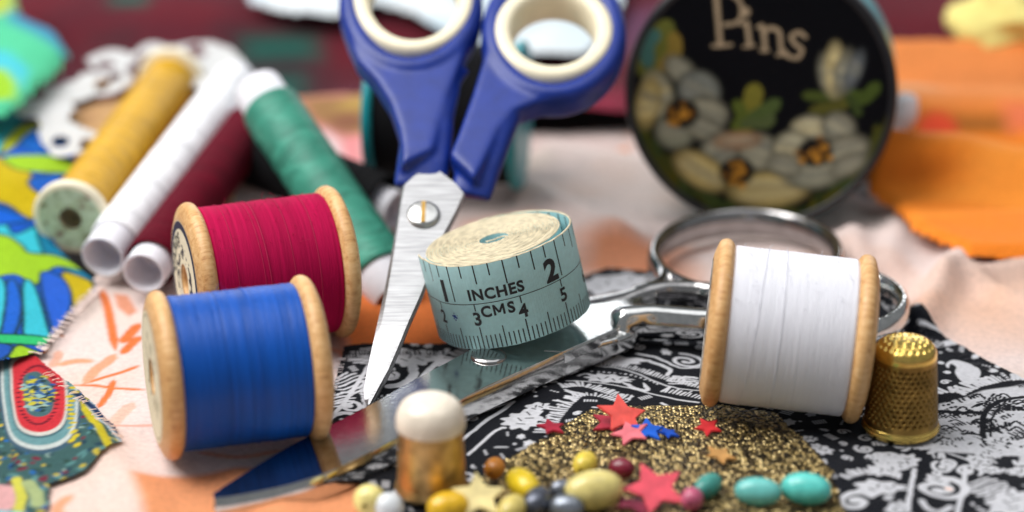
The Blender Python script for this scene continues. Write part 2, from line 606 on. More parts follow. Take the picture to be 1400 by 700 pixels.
def cloth(name, label, cat, poly, step, zf, canvas=None, colf=None, mat='print', fray=0.04, thick=0.0, holes=None, group=None):
    """poly: world outline; zf height; colour from a canvas or a function"""
    p = np.array(poly, float)
    x0, y0 = p.min(0) - step * 2; x1, y1 = p.max(0) + step * 2
    X, Y = np.meshgrid(np.arange(x0, x1, step), np.arange(y0, y1, step))
    sd = poly_sd(X, Y, p) + fray * fbm(X * 7, Y * 7, 11, 3) * 2
    mask = sd > 0
    if holes is not None:
        mask &= holes(X, Y)
    Z = zf(X, Y)
    if thick:
        Z = Z - thick * np.clip(1 - sd / (thick * 1.2), 0, 1) ** 2      # rolled-down edge of a folded piece
    C = canvas.sample(X, Y) if canvas is not None else colf(X, Y)
    me = grid_mesh(name, np.stack([X, Y, Z], -1), C, mask)
    cx, cy = p.mean(0)
    me.transform(Matrix.Translation((-cx, -cy, 0)))
    o = link(name, me, M[mat]); o.location = (cx, cy, 0)
    tag(o, label, cat, group)
    return o


def mixc(X, Y, cols, scale, seed):
    """blotchy mix of colours"""
    n = fbm(X * scale, Y * scale, seed, 3) + 0.5
    n = np.clip((n - 0.25) / 0.5, 0, 0.999) * (len(cols) - 1)
    i = n.astype(int); f = (n - i)[..., None]
    c = np.array(list(cols) + [cols[-1]])
    f = f * f * (3 - 2 * f)
    return c[i] * (1 - f) + c[i + 1] * f


# ================================================================== SETTING
tb = np_mesh('tabletop', [(-90, -40, -0.6), (90, -40, -0.6), (90, 110, -0.6), (-90, 110, -0.6)], [(0, 1, 2, 3)])
o = link('tabletop', tb, mat_plain('dark_table', S(90, 60, 50), 0.6, 0, 0.2, 0.3)); o['kind'] = 'structure'

# ------------------------------------------------------------------ peach floral cloth (the lowest layer in the middle)
def build_peach():
    c = Canvas(-15, -12, 20, 19, 0.03, S(250, 228, 222))
    yy = np.arange(c.h) * c.res + c.y0; xx = np.arange(c.w) * c.res + c.x0
    X, Y = np.meshgrid(xx, yy)
    n = fbm(X * 0.35, Y * 0.35, 21, 3)
    c.blend(slice(None), sstep(0.05, 0.25, n) * 0.32, S(246, 196, 168))
    n = fbm(X * 0.3 + 9, Y * 0.3, 31, 3)
    c.blend(slice(None), sstep(0.08, 0.28, n) * 0.45, S(236, 222, 206))
    O = S(238, 132, 70)
    def q(*pts): return [P(a, b) for a, b in pts]
    # orange patches of the print
    c.poly(q((455, 440), (480, 400), (540, 370), (620, 360), (640, 400), (620, 480), (560, 500), (470, 485)), S(240, 130, 66), 0.5, 0.95)
    c.poly(q((180, 655), (330, 640), (520, 630), (520, 720), (200, 720)), S(250, 166, 116), 0.25, 0.9)
    c.poly(q((790, 320), (930, 330), (960, 400), (780, 370)), S(250, 168, 128), 0.9, 0.8)
    c.poly(q((1240, 430), (1290, 380), (1400, 350), (1500, 380), (1420, 480), (1300, 460)), S(250, 196, 160), 0.9, 0.3)
    c.poly(q((1190, 430), (1290, 425), (1290, 455), (1180, 455)), S(248, 190, 155), 0.4, 0.35)
    c.poly(q((640, 300), (720, 290), (740, 320), (600, 380)), S(250, 158, 105), 0.7, 0.7)
    c.poly(q((700, 190), (900, 190), (900, 210), (700, 215)), S(225, 195, 190), 0.8, 0.6)
    # embroidered sprigs by the blue spool
    st = S(240, 128, 68)
    def emb(pts, wd, col=st, al=1.0):
        c.stroke(q(*[(a, b) for a, b in smooth(pts, 6)]), wd, col, 0.035, True, al)
    emb([(138, 396), (147, 420), (152, 445), (158, 478)], 0.20)
    emb([(190, 442), (178, 456), (168, 468)], 0.26); emb([(192, 460), (180, 470), (167, 483)], 0.22)
    emb([(190, 498), (170, 506), (150, 512), (115, 522)], 0.12)
    emb([(115, 522), (130, 505), (145, 495), (157, 484)], 0.26, S(246, 176, 140), 0.8)
    emb([(98, 524), (130, 525), (160, 530), (200, 532)], 0.10)
    emb([(156, 518), (146, 540), (134, 556)], 0.15)
    emb([(182, 550), (160, 572), (148, 588)], 0.3, S(240, 200, 180), 0.7)
    emb([(150, 582), (175, 582), (215, 581)], 0.09, S(244, 180, 160))
    emb([(70, 500), (78, 488), (80, 480)], 0.2, S(244, 184, 160), 0.8); emb([(58, 474), (60, 481)], 0.14)
    emb([(82, 458), (85, 460)], 0.1, S(190, 110, 60))
    c.poly(q((155, 402), (175, 405), (188, 425), (176, 432), (160, 420)), S(236, 160, 128), 0.08, 0.9)
    # more sprigs elsewhere
    r = np.random.default_rng(4)
    for k in range(46):
        x, y = r.uniform(-11, 17), r.uniform(-9, 17)
        a = r.uniform(0, 6.28); L = r.uniform(0.6, 1.8)
        pts = [(x, y), (x + L * 0.5 * math.cos(a), y + L * 0.5 * math.sin(a)), (x + L * math.cos(a + 0.3), y + L * math.sin(a + 0.3))]
        c.stroke([tuple(v) for v in smooth(pts, 5)], r.uniform(0.08, 0.3), S(248, 170, 130), 0.1, True, 0.55)
    poly = q((-160, 640), (60, 470), (150, 350), (400, 262), (500, 200), (700, 186), (860, 176), (1250, 170), (1700, 240), (1800, 420), (1800, 900), (-160, 900))
    return cloth('peach_cloth', 'pale peach cotton cloth with orange embroidered sprigs lying under the spools and shears', 'cloth', poly, 0.05, H0, c, fray=0.06)


peach = build_peach()


# ------------------------------------------------------------------ black and white bandana
def ZB(x, y):
    return H0(x, y) + 0.06 + 0.09 * fbm(x * 0.9, y * 0.9, 41, 3) + 0.03 * np.sin(2.2 * x + 1.3 * y + 3 * fbm(x * .4, y * .4, 43, 2))


def build_bandana():
    c = Canvas(-5.5, -9, 15, 7.5, 0.0125, S(24, 26, 34))
    W = S(222, 222, 228); K = S(20, 22, 30)
    r = np.random.default_rng(12)
    def q(pts): return [P(a, b, 0.05) for a, b in pts]
    def jit(pts, a=0.012): return [(x + r.normal(0, a), y + r.normal(0, a)) for x, y in pts]
    def line(pts, wd=0.09, col=W, taper=False):
        c.stroke(jit(q([tuple(v) for v in smooth(pts, 8)]), 0.008), wd, col, 0.02, taper)
    def comb(pts, ln=0.22, gap=0.075, wd=0.045, col=W, lean=0.0):
        p = np.array(q([tuple(v) for v in smooth(pts, 10)]))
        s = np.concatenate([[0], np.cumsum(np.hypot(*np.diff(p, axis=0).T))])
        for t in np.arange(0, s[-1], gap):
            x = np.interp(t, s, p[:, 0]); y = np.interp(t, s, p[:, 1])
            x2 = np.interp(t + 0.05, s, p[:, 0]); y2 = np.interp(t + 0.05, s, p[:, 1])
            d = math.atan2(y2 - y, x2 - x) + PI / 2 + lean + r.normal(0, 0.15)
            L = ln * r.uniform(0.55, 1.1)
            c.stroke([(x, y), (x + L * math.cos(d), y + L * math.sin(d))], wd * r.uniform(0.7, 1.4), col, 0.02)
    def scroll(cx, cy, R, turns=1.4, a0=0.0, sgn=1, wd=0.09, col=W, world=False):
        x0, y0 = (cx, cy) if world else P(cx, cy, 0.05)
        n = int(26 * turns); pts = []
        for k in range(n + 1):
            f = k / n; rr = R * (1 - 0.82 * f); a = a0 + sgn * turns * 2 * PI * f
            pts.append((x0 + rr * math.cos(a), y0 + rr * math.sin(a)))
        c.stroke(jit(pts, 0.005), wd, col, 0.02)
        c.ell(pts[-1], wd * 0.9, wd * 0.9, 0, col, 0.02)
    def leaf(cx, cy, L, Wd, ang, lobes=5, col=W, world=False, vein=True):
        x0, y0 = (cx, cy) if world else P(cx, cy, 0.05)
        pts = []
        for k in range(60):
            t = 2 * PI * k / 60
            u = math.cos(t); v = math.sin(t) * (0.5 + 0.5 * (1 - u) / 2 + 0.25)
            f = 1 + 0.16 * math.sin(lobes * 2 * t + r.normal(0, .1))
            u *= f; v *= f
            pts.append((x0 + L * u * math.cos(ang) - Wd * v * math.sin(ang), y0 + L * u * math.sin(ang) + Wd * v * math.cos(ang)))
        c.poly(pts, col, 0.02)
        if vein:
            for k in range(4):
                f = -0.5 + 0.32 * k
                bx, by = x0 + f * L * math.cos(ang), y0 + f * L * math.sin(ang)
                s = 1 if k % 2 else -1
                c.stroke([(bx, by), (bx + 0.35 * Wd * math.cos(ang + s * 1.0) * 1.3, by + 0.35 * Wd * math.sin(ang + s * 1.0) * 1.3)], 0.035, K, 0.02)
    def dots(pts, gap=0.12, R=0.032, col=W):
        p = np.array(q([tuple(v) for v in smooth(pts, 10)]))
        s = np.concatenate([[0], np.cumsum(np.hypot(*np.diff(p, axis=0).T))])
        for t in np.arange(0, s[-1], gap):
            c.ell((np.interp(t, s, p[:, 0]) + r.normal(0, .01), np.interp(t, s, p[:, 1]) + r.normal(0, .01)), R * r.uniform(.7, 1.3), R * r.uniform(.7, 1.3), 0, col, 0.02)
    def hatch(cx, cy, rx, ry, ang, n=9, col=W):
        x0, y0 = P(cx, cy, 0.05); ca, sa = math.cos(ang), math.sin(ang)
        for k in range(n):
            v = -1 + 2 * (k + .5) / n; u = math.sqrt(1 - v * v) * r.uniform(.85, 1.05)
            pts = [(x0 + rx * uu * ca - ry * (v + .12 * math.sin(3 * uu)) * sa, y0 + rx * uu * sa + ry * (v + .12 * math.sin(3 * uu)) * ca) for uu in np.linspace(-u, u, 7)]
            c.stroke(jit(pts, 0.012), 0.07 * r.uniform(.6, 1.3), col, 0.02)
    # a background of small motifs everywhere first
    for k in range(330):
        x, y = r.uniform(-5, 14.5), r.uniform(-8.5, 7)
        t = r.integers(0, 5)
        if t == 0: scroll(x, y, r.uniform(.15, .32), r.uniform(1, 1.6), r.uniform(0, 6), r.choice([-1, 1]), r.uniform(.05, .09), W, True)
        elif t == 1: leaf(x, y, r.uniform(.16, .3), r.uniform(.1, .2), r.uniform(0, 6), 4, W, True)
        elif t == 2:
            a = r.uniform(0, 6)
            for i in range(7):
                c.ell((x + .11 * i * math.cos(a), y + .11 * i * math.sin(a)), .035, .035, 0, W, .02)
        elif t == 3:
            a = r.uniform(0, 6)
            for i in range(8):
                bx, by = x + .09 * i * math.cos(a), y + .09 * i * math.sin(a)
                c.stroke([(bx, by), (bx - .2 * math.sin(a), by + .2 * math.cos(a))], .045, W, .02)
        else:
            a = r.uniform(0, 6)
            c.stroke([tuple(v) for v in smooth([(x, y), (x + .4 * math.cos(a), y + .4 * math.sin(a)), (x + .8 * math.cos(a + .5), y + .8 * math.sin(a + .5))], 6)], .06, W, .02, True)
    def wipe(pts): c.poly(q(pts), K, 0.03)
    # ---- left part, round the blue scissors' tip
    wipe([(440, 470), (640, 466), (650, 520), (560, 590), (470, 640), (425, 610)])
    hatch(512, 486, .62, .40, .1, 8); hatch(478, 522, .42, .5, .5, 7); hatch(462, 545, .35, .3, .4, 5)
    line([(438, 582), (470, 548), (505, 500)], .10); line([(512, 493), (500, 505), (520, 512)], .06)
    leaf(565, 488, .55, .42, .3, 4); leaf(590, 483, .28, .2, .6, 3)
    line([(562, 498), (566, 512), (552, 524), (532, 528)], .20); scroll(532, 514, .2, 1.2, 1.0, -1, .09)
    line([(556, 540), (580, 512), (612, 476)], .13); dots([(505, 548), (520, 540), (532, 538)], .13, .03)
    comb([(610, 500), (625, 488), (640, 478)], .34, .085, .06); comb([(596, 515), (604, 505)], .25, .08, .05)
    scroll(478, 553, .3, 1.1, 2.6, -1, .10); line([(440, 592), (452, 570), (472, 562), (492, 565)], .14); line([(468, 572), (480, 574), (490, 568)], .10)
    line([(497, 520), (500, 540), (497, 560)], .08); dots([(494, 530), (497, 545), (500, 558)], .08, .04)
    # ---- middle, in front of the shears
    wipe([(640, 580), (740, 520), (860, 470), (965, 455), (975, 560), (880, 560), (760, 590), (700, 640), (620, 640)])
    line([(620, 610), (660, 580), (702, 548)], .09); line([(640, 620), (680, 590), (690, 586)], .07)
    leaf(716, 572, .52, .34, 1.0, 5); leaf(735, 556, .25, .18, .4, 3)
    comb([(752, 590), (775, 560), (800, 540)], .42, .085, .06); comb([(770, 532), (800, 528), (840, 540), (862, 546)], .26, .075, .06)
    comb([(785, 545), (815, 542), (850, 552)], .2, .075, .05)
    line([(775, 520), (830, 522), (890, 535), (955, 552)], .045); dots([(740, 585), (752, 566), (770, 552)], .13, .035); dots([(745, 596), (765, 574)], .12, .03)
    leaf(833, 514, .48, .22, -.12, 5); line([(850, 518), (868, 528), (885, 530), (880, 520)], .10, W, True)
    line([(790, 512), (802, 508), (812, 512), (806, 518)], .06)
    line([(800, 496), (850, 500), (920, 528), (962, 535)], .04); comb([(808, 494), (850, 497), (900, 514), (960, 532)], .16, .075, .05)
    dots([(810, 504), (860, 508), (905, 524)], .12, .028)
    leaf(848, 489, .5, .2, -.35, 4, W, vein=False); line([(866, 488), (890, 494), (915, 505), (912, 512)], .09)
    scroll(938, 492, .42, 1.6, 1.8, -1, .09); line([(870, 482), (900, 490), (930, 503), (962, 500)], .07)
    comb([(905, 532), (935, 540), (960, 548)], .24, .09, .05); line([(905, 548), (930, 560), (960, 562)], .07); hatch(935, 520, .4, .2, -.3, 4)
    # ---- behind the shears and in the ring
    leaf(838, 385, .9, .5, .3, 4); leaf(900, 392, .5, .3, -.4, 4)
    # ---- right part beside the thimble: mostly white print
    wipe([(1230, 430), (1420, 500), (1420, 600), (1200, 610)])
    line([(1262, 470), (1290, 468), (1320, 462)], .22); line([(1255, 455), (1285, 456), (1310, 462)], .08); dots([(1258, 462), (1275, 464), (1300, 470)], .12, .04)
    c.poly(q([tuple(v) for v in smooth([(1293, 495), (1303, 488), (1322, 490), (1340, 500), (1338, 515), (1326, 523), (1314, 518), (1306, 506), (1308, 497), (1300, 493), (1297, 500)], 5, True)]), W, .02)
    line([(1325, 520), (1340, 519), (1350, 512)], .1); c.ell(P(1358, 502, .05), .1, .12, .3, W, .02); c.ell(P(1364, 497, .05), .05, .08, .3, W, .02)
    comb([(1280, 534), (1300, 532), (1325, 536)], .3, .12, .09, W, .5); comb([(1318, 536), (1345, 524), (1380, 516), (1410, 516)], .34, .1, .085)
    c.poly(q([(1285, 546), (1320, 540), (1345, 532), (1400, 522), (1440, 520), (1440, 620), (1270, 620), (1278, 566)]), W, .08)
    for k in range(150):
        a, b = r.uniform(1275, 1440), r.uniform(540, 612)
        t = r.integers(0, 3)
        if t == 0: dots([(a, b), (a + 12, b - 2)], .1, .035, K)
        elif t == 1: comb([(a, b), (a + r.uniform(8, 26), b + r.uniform(-4, 4))], .14, .085, .05, K)
        else: line([(a, b), (a + 10, b - 4), (a + 20, b + 2)], .05, K)
    line([(1345, 600), (1346, 565), (1365, 548), (1400, 541)], .13, K); line([(1355, 600), (1357, 570), (1372, 555), (1410, 549)], .05, K)
    line([(1282, 556), (1310, 558), (1340, 562)], .12, K); comb([(1366, 558), (1390, 562), (1410, 560)], .22, .1, .09, K)
    # ---- front right corner
    wipe([(1150, 640), (1230, 625), (1330, 648), (1420, 630), (1420, 740), (1150, 740)])
    for k in range(46):
        a, b = r.uniform(1180, 1440), r.uniform(596, 652)
        if k % 3 == 0: leaf(a, b, r.uniform(.18, .34), r.uniform(.14, .24), r.uniform(0, 6), 4)
        elif k % 3 == 1: scroll(a, b, r.uniform(.18, .3), 1.2, r.uniform(0, 6), 1, .08)
        else: comb([(a, b), (a + 18, b + r.uniform(-5, 5))], .22, .09, .06)
    line([(1250, 640), (1245, 670), (1240, 705)], .10); line([(1320, 640), (1316, 670), (1308, 710)], .10)
    scroll(1285, 668, .55, 1.5, 1.2, -1, .17); scroll(1170, 690, .38, 1.2, .5, 1, .14); leaf(1205, 672, .5, .3, .2, 4); leaf(1225, 700, .25, .16, 1, 3)
    leaf(1382, 690, .5, .4, 1.2, 4); hatch(1350, 668, .4, .4, .3, 6); leaf(1210, 645, .4, .2, .5); dots([(1330, 690), (1345, 700), (1360, 705)], .15, .05)
    line([(1260, 690), (1268, 700), (1285, 704), (1300, 695)], .12); comb([(1160, 660), (1190, 650), (1230, 655)], .22, .1, .07)
    cell = c.a[..., 0]
    for k in range(5200):                                          # small filler motifs wherever the black is still empty
        x, y = r.uniform(-5, 14.5), r.uniform(-8.5, 7); t = int(r.integers(0, 6)); sz = r.uniform(.07, .15)
        j, i = int((y - c.y0) / c.res), int((x - c.x0) / c.res); h_ = int((sz + .05) / c.res)
        if j - h_ < 0 or i - h_ < 0 or cell[j - h_:j + h_, i - h_:i + h_].size == 0 or cell[j - h_:j + h_:3, i - h_:i + h_:3].max() > .1:
            continue
        a = r.uniform(0, 6.28)
        if t == 0: scroll(x, y, sz, 1.2, a, 1, .04, W, True)
        elif t == 1: leaf(x, y, sz * 1.2, sz * .8, a, 3, W, True, False)
        elif t == 2:
            for u in range(-1, 2): c.ell((x + u * .075 * math.cos(a), y + u * .075 * math.sin(a)), .028, .028, 0, W, .02)
        elif t == 3:
            for u in range(-2, 3):
                bx, by = x + .06 * u * math.cos(a), y + .06 * u * math.sin(a)
                c.stroke([(bx, by), (bx - sz * math.sin(a), by + sz * math.cos(a))], .034, W, .02)
        elif t == 4: c.stroke([tuple(v) for v in smooth([(x - sz * math.cos(a), y - sz * math.sin(a)), (x + .05 * math.sin(a), y), (x + sz * math.cos(a), y + sz * math.sin(a))], 5)], .045, W, .02, True)
        else: c.ell((x, y), .04, .04, 0, W, .02)
    poly = q([(470, 473), (540, 470), (610, 467), (720, 400), (830, 364), (905, 372), (965, 392), (1110, 412), (1250, 440), (1320, 472), (1400, 514), (1520, 566), (1600, 760), (560, 780), (528, 720), (480, 640), (436, 592)])
    return cloth('bandana', 'black cotton bandana with a white paisley and scroll print under the shears', 'bandana', poly, 0.024, ZB, c, fray=0.02)


bandana = build_bandana()


# ------------------------------------------------------------------ gold glitter cloth
def ZG(x, y):
    return ZB(x, y) + 0.06 + 0.06 * fbm(x * 1.3, y * 1.3, 51, 3)


gp = [P(a, b, .1) for a, b in [(735, 604), (770, 580), (805, 563), (850, 556), (920, 552), (1000, 559), (1062, 566), (1095, 600), (1138, 650), (1158, 700), (1175, 800), (560, 800), (600, 700), (650, 655)]]
g = cloth('gold_cloth', 'coarse glittering gold cloth under the beads and stars', 'cloth', gp, 0.06, ZG, None, lambda X, Y: np.full(X.shape + (3,), 0.3), 'gold', fray=0.08)


# ------------------------------------------------------------------ cloths on the left
def ZM(x, y):
    h = H0(x, y) + 0.12 + 0.5 * sstep(P(130, 400)[0], P(0, 400)[0] - 0.5, x) + 0.3 * fbm(x * .5, y * .5, 61, 3)
    return h + 0.9 * sstep(4.5, 9.0, y) * sstep(-8.0, -11.5, x)


def build_multi():
    c = Canvas(-18, -1, -6, 16, 0.03, S(30, 110, 210))
    q = lambda pts: [PS(a, b, ZM) for a, b in pts]
    B = S(24, 92, 205); T = S(60, 200, 220); L = S(165, 210, 40); Y_ = S(205, 180, 20); G = S(50, 200, 120); K = S(20, 60, 60)
    c.a[:] = B
    def fill(pts, col, edge=True, sm=True):
        w_ = q([tuple(v) for v in smooth(pts, 5, True)] if sm else pts)
        c.poly(w_, col, .05)
        if edge: c.stroke(w_ + [w_[0]], .06, K, .04)
    fill([(-60, 290), (0, 300), (20, 320), (50, 310), (60, 345), (20, 370), (-60, 370)], T)
    fill([(50, 300), (75, 335), (110, 350), (130, 385), (100, 375), (60, 345)], S(20, 130, 170))
    fill([(0, 320), (30, 335), (40, 345), (80, 350), (115, 370), (75, 365), (48, 390), (20, 375), (-40, 380), (-60, 330)], L)
    fill([(85, 372), (125, 385), (125, 400), (105, 425), (95, 400)], Y_)
    fill([(32, 385), (48, 392), (66, 450), (70, 462), (35, 462), (32, 430)], T)
    fill([(55, 375), (85, 380), (98, 410), (80, 450), (68, 440)], S(40, 100, 215))
    fill([(8, 390), (22, 385), (30, 420), (18, 462), (0, 462)], S(30, 105, 215)); fill([(-30, 380), (6, 385), (4, 440), (-10, 470), (-40, 460)], T)
    fill([(-40, 458), (20, 457), (70, 462), (60, 472), (20, 470), (-40, 468)], G)
    fill([(12, 488), (24, 472), (45, 478), (60, 485), (40, 492)], L); fill([(-30, 470), (15, 472), (5, 490), (-30, 492)], S(30, 90, 190))
    # upper, blurred part
    fill([(-60, 210), (0, 215), (40, 235), (62, 280), (40, 300), (10, 280), (-60, 260)], Y_)
    fill([(-60, 268), (5, 285), (40, 300), (20, 305), (-60, 310)], S(20, 100, 215))
    fill([(5, 215), (60, 212), (105, 222), (100, 236), (50, 235), (20, 230)], L)
    fill([(25, 195), (50, 175), (85, 180), (110, 205), (60, 210)], S(25, 110, 210)); fill([(40, 245), (85, 238), (70, 262), (50, 262)], S(25, 100, 205))
    fill([(0, 210), (12, 185), (45, 165), (80, 165), (110, 190), (85, 180), (45, 178), (20, 200)], S(190, 200, 40))
    fill([(-60, 150), (0, 150), (35, 158), (8, 190), (-10, 215), (-60, 210)], T)
    poly = q([(-140, 150), (20, 148), (60, 165), (118, 210), (112, 260), (70, 285), (75, 330), (128, 380), (134, 395), (100, 425), (68, 466), (60, 480), (-20, 496), (-140, 500)])
    cloth('patterned_cloth', 'bright blue, lime and turquoise leaf print cotton with dark outlines', 'cloth', poly, 0.045, ZM, c, fray=.03)


build_multi()


def ZP(x, y):
    return H0(x, y) + 0.1 + 0.12 * fbm(x * .7, y * .7, 71, 3)


def build_paisley():
    c = Canvas(-14, -8, -5, 3, 0.02, S(60, 95, 95))
    q = lambda pts: [PS(a, b, ZP) for a, b in pts]
    r = np.random.default_rng(5)
    cols = [S(30, 60, 80), S(90, 140, 140), S(200, 180, 60), S(30, 100, 170), S(40, 70, 60), S(150, 180, 170), S(120, 40, 60)]
    for k in range(2600):
        x, y = r.uniform(-13.8, -5.2), r.uniform(-8, 3)
        c.ell((x, y), r.uniform(.04, .13), r.uniform(.03, .07), r.uniform(0, 3), cols[r.integers(0, 7)], .03)
    def ring(s, col, al=1):
        o_ = [(20, 496), (48, 486), (70, 500), (86, 520), (88, 560), (78, 582), (52, 590), (28, 580), (20, 550), (18, 520)]
        cx, cy = 52, 540
        c.poly(q([tuple(v) for v in smooth([(cx + (a - cx) * s, cy + (b - cy) * s) for a, b in o_], 5, True)]), col, .04, al)
    ring(1.62, S(60, 90, 110)); ring(1.5, S(200, 208, 205)); ring(1.38, S(105, 150, 155)); ring(1.18, S(60, 100, 110)); ring(1.12, S(212, 208, 200)); ring(1.02, S(206, 48, 58)); ring(0.6, S(70, 105, 110))
    for k in range(150):
        a = r.uniform(0, 6.28); s = r.uniform(0, .52)
        c.ell(PS(52 + 34 * s * 1.3 * math.cos(a), 538 + 48 * s * math.sin(a), ZP), r.uniform(.05, .12), r.uniform(.04, .08), r.uniform(0, 3), [S(200, 190, 60), S(40, 90, 150), S(150, 185, 180), S(35, 60, 60)][k % 4], .03)
    for t in np.linspace(0, 6.28, 40):
        c.ell(PS(52 + 27 * math.cos(t), 540 + 40 * math.sin(t), ZP), .05, .04, 0, S(110, 20, 40), .03)
    c.stroke(q([(115, 545), (118, 560), (128, 575), (140, 592), (150, 610)]), .18, S(205, 190, 40), .04)
    c.stroke(q([(122, 550), (135, 565), (155, 585), (175, 610)]), .22, S(190, 205, 215), .04); c.stroke(q([(100, 535), (125, 555), (160, 588), (190, 620)]), .14, S(25, 50, 90), .04)
    for k in range(14):
        c.ell(PS(98 + r.uniform(-3, 8), 530 + k * 6, ZP), .08, .07, 0, S(210, 190, 40), .03)
    # lower, blurred corner
    c.poly(q([(-20, 660), (20, 665), (26, 690), (10, 700), (-20, 695)]), S(225, 170, 170), .1); c.stroke(q([(22, 655), (30, 680), (24, 700)]), .2, S(210, 205, 80), .06)
    c.stroke(q([(38, 660), (50, 675), (52, 690)]), .25, S(170, 185, 130), .06); c.poly(q([(-20, 696), (30, 700), (20, 740), (-20, 740)]), S(120, 200, 210), .1)
    poly = q([(-160, 500), (0, 486), (46, 484), (64, 498), (100, 525), (130, 552), (160, 586), (170, 604), (120, 640), (70, 662), (66, 700), (60, 800), (-160, 800)])
    cloth('paisley_cloth', 'teal paisley cloth with a red oval motif in the lower corner', 'cloth', poly, 0.035, ZP, c, fray=.03)


build_paisley()


# ------------------------------------------------------------------ background cloths
def ZT(x, y):
    return 0.2 + 1.6 * sstep(13, 24, y) + 0.9 * fbm(x * .16, y * .2, 81, 3) + 0.25 * np.sin(y * 0.9 + 2 * fbm(x * .1, y * .1, 83)) + 1.5 * sstep(24, 40, y)


def build_tartan():
    c = Canvas(-32, 10, 34, 52, 0.08, S(98, 30, 44))
    X, Y = np.meshgrid(c.x0 + np.arange(c.w) * c.res, c.y0 + np.arange(c.h) * c.res)
    n = fbm(X * .25, Y * .4, 91, 3)
    c.blend(slice(None), sstep(0, .22, n), S(104, 48, 62)); c.blend(slice(None), sstep(.05, .25, -n), S(110, 24, 40))
    q = lambda pts: [PS(a, b, ZT) for a, b in pts]
    D = S(58, 42, 48); G = S(30, 92, 82)
    c.poly(q([(300, 35), (440, 30), (450, 165), (300, 170)]), D, 1.0, .75)
    c.poly(q([(335, 52), (430, 50), (435, 80), (335, 82)]), G, .8, .95); c.poly(q([(350, 103), (415, 103), (415, 150), (350, 150)]), G, .8, .8)
    c.poly(q([(150, -8), (205, -8), (200, 8), (150, 8)]), G, .5, .9); c.poly(q([(120, 45), (180, 40), (180, 65), (120, 65)]), D, .8, .6)
    c.poly(q([(120, 95), (300, 85), (330, 110), (120, 110)]), D, .8, .4)
    c.poly(q([(695, 172), (800, 165), (850, 168), (860, 195), (695, 205)]), S(48, 40, 50), .5, .95); c.poly(q([(700, 150), (775, 148), (770, 172), (700, 176)]), G, .5, .9)
    c.poly(q([(780, 130), (860, 120), (860, 165), (790, 165)]), S(150, 40, 66), .8, .8)
    c.poly(q([(840, 20), (900, 10), (880, 60), (850, 70)]), S(130, 96, 130), .8, .6)
    for k in range(40):
        x = random.uniform(-30, 32); y = random.uniform(28, 50); a = random.uniform(1, 3)
        c.poly([(x, y), (x + a, y), (x + a, y + a * .6), (x, y + a * .6)], random.choice([D, G]), .6, .6)
    poly = [(-30, 13), (-8, 14.5), (2, 15.4), (9, 15.6), (16, 14), (32, 12), (32, 50), (-30, 50)]
    cloth('tartan_cloth', 'deep maroon cloth with dark green and black checks heaped across the back', 'cloth', poly, 0.16, ZT, c, 'print' and None, 'knit', fray=.05)


build_tartan()


def over(f, dz, amp=0.25, sc=.35, seed=3):
    return lambda x, y: f(x, y) + dz + amp * (fbm(x * sc, y * sc, seed, 3) + .5)


ZL = over(ZT, 0.25, 0.9, .25, 101)
q = lambda pts, f: [PS(a, b, f) for a, b in pts]
cloth('pale_blue_cloth', 'pale ice blue cloth with whitish blotches heaped behind the scissor handles', 'cloth',
      q([(325, -70), (338, 4), (400, 20), (470, 24), (506, 6), (560, 18), (625, 58), (705, 78), (800, 74), (850, 16), (880, -70)], ZL), 0.12, ZL,
      None, lambda X, Y: mixc(X, Y, [S(168, 196, 212), S(205, 220, 228), S(228, 234, 238), S(180, 206, 220)], .22, 105), 'satin')

ZTAN = lambda x, y: 0.25 + 0.95 * sstep(5.5, 9.5, y) + 0.35 * sstep(10, 15, y) + 0.25 * fbm(x * .5, y * .5, 111, 3)
cloth('tan_cloth', 'tan cloth with faint brown and mauve spots folded under the thread tubes', 'cloth',
      q([(95, 330), (60, 270), (62, 140), (120, 108), (200, 92), (300, 100), (345, 128), (350, 200), (300, 330)], ZTAN), 0.08, ZTAN,
      None, lambda X, Y: mixc(X, Y, [S(146, 96, 80), S(200, 158, 112), S(206, 166, 118), S(186, 140, 100), S(150, 110, 110)], .55, 115), 'print', thick=.3)

# white crochet lace lying on the tan cloth: a band with real openings
ZLACE = over(ZTAN, 0.16, 0.3, .8, 121)


def build_lace():
    c = Canvas(-20, 4, 0, 30, 0.05, (0, 0, 0))
    W1 = (1, 1, 1)
    qq = lambda pts: [PS(a, b, ZLACE) for a, b in pts]
    for pts, wd in [([(20, 140), (50, 128), (80, 150), (78, 185), (95, 200), (118, 188)], 1.3), ([(60, 150), (90, 130), (120, 118), (150, 112), (160, 80), (130, 82)], .8),
                    ([(150, 112), (175, 85), (205, 75)], .7), ([(205, 92), (240, 70), (290, 68), (310, 95), (280, 110), (240, 95)], 1.2), ([(200, 70), (210, 62)], .9),
                    ([(290, 70), (320, 88), (330, 110)], 1.0), ([(60, 150), (75, 165), (100, 205)], 1.1)]:
        c.stroke(qq([tuple(v) for v in smooth(pts, 6)]), wd * .72, W1, .1)
    for px, py, s in [(55, 140, 1.0), (105, 120, .75), (152, 108, .8), (150, 82, .8), (208, 75, .75), (270, 85, 1.1), (95, 195, .8), (300, 90, .8)]:
        c.ell(PS(px, py, ZLACE), s * .75, s * 1.2, 0, W1, .1)
    r = np.random.default_rng(2)
    for k in range(60):       # pin-holes of the crochet
        px, py = r.uniform(20, 330), r.uniform(60, 210)
        c.ell(PS(px, py, ZLACE), .16, .3, 0, (0, 0, 0), .05)
    cloth('lace_trim', 'white crochet lace edging curled behind the yellow thread tube', 'lace', qq([(5, 230), (5, 100), (110, 50), (345, 40), (345, 130), (130, 230)]), 0.07, ZLACE, None,
          lambda X, Y: np.full(X.shape + (3,), .82), 'knit', holes=lambda X, Y: c.sample(X, Y)[..., 0] > .5)


build_lace()

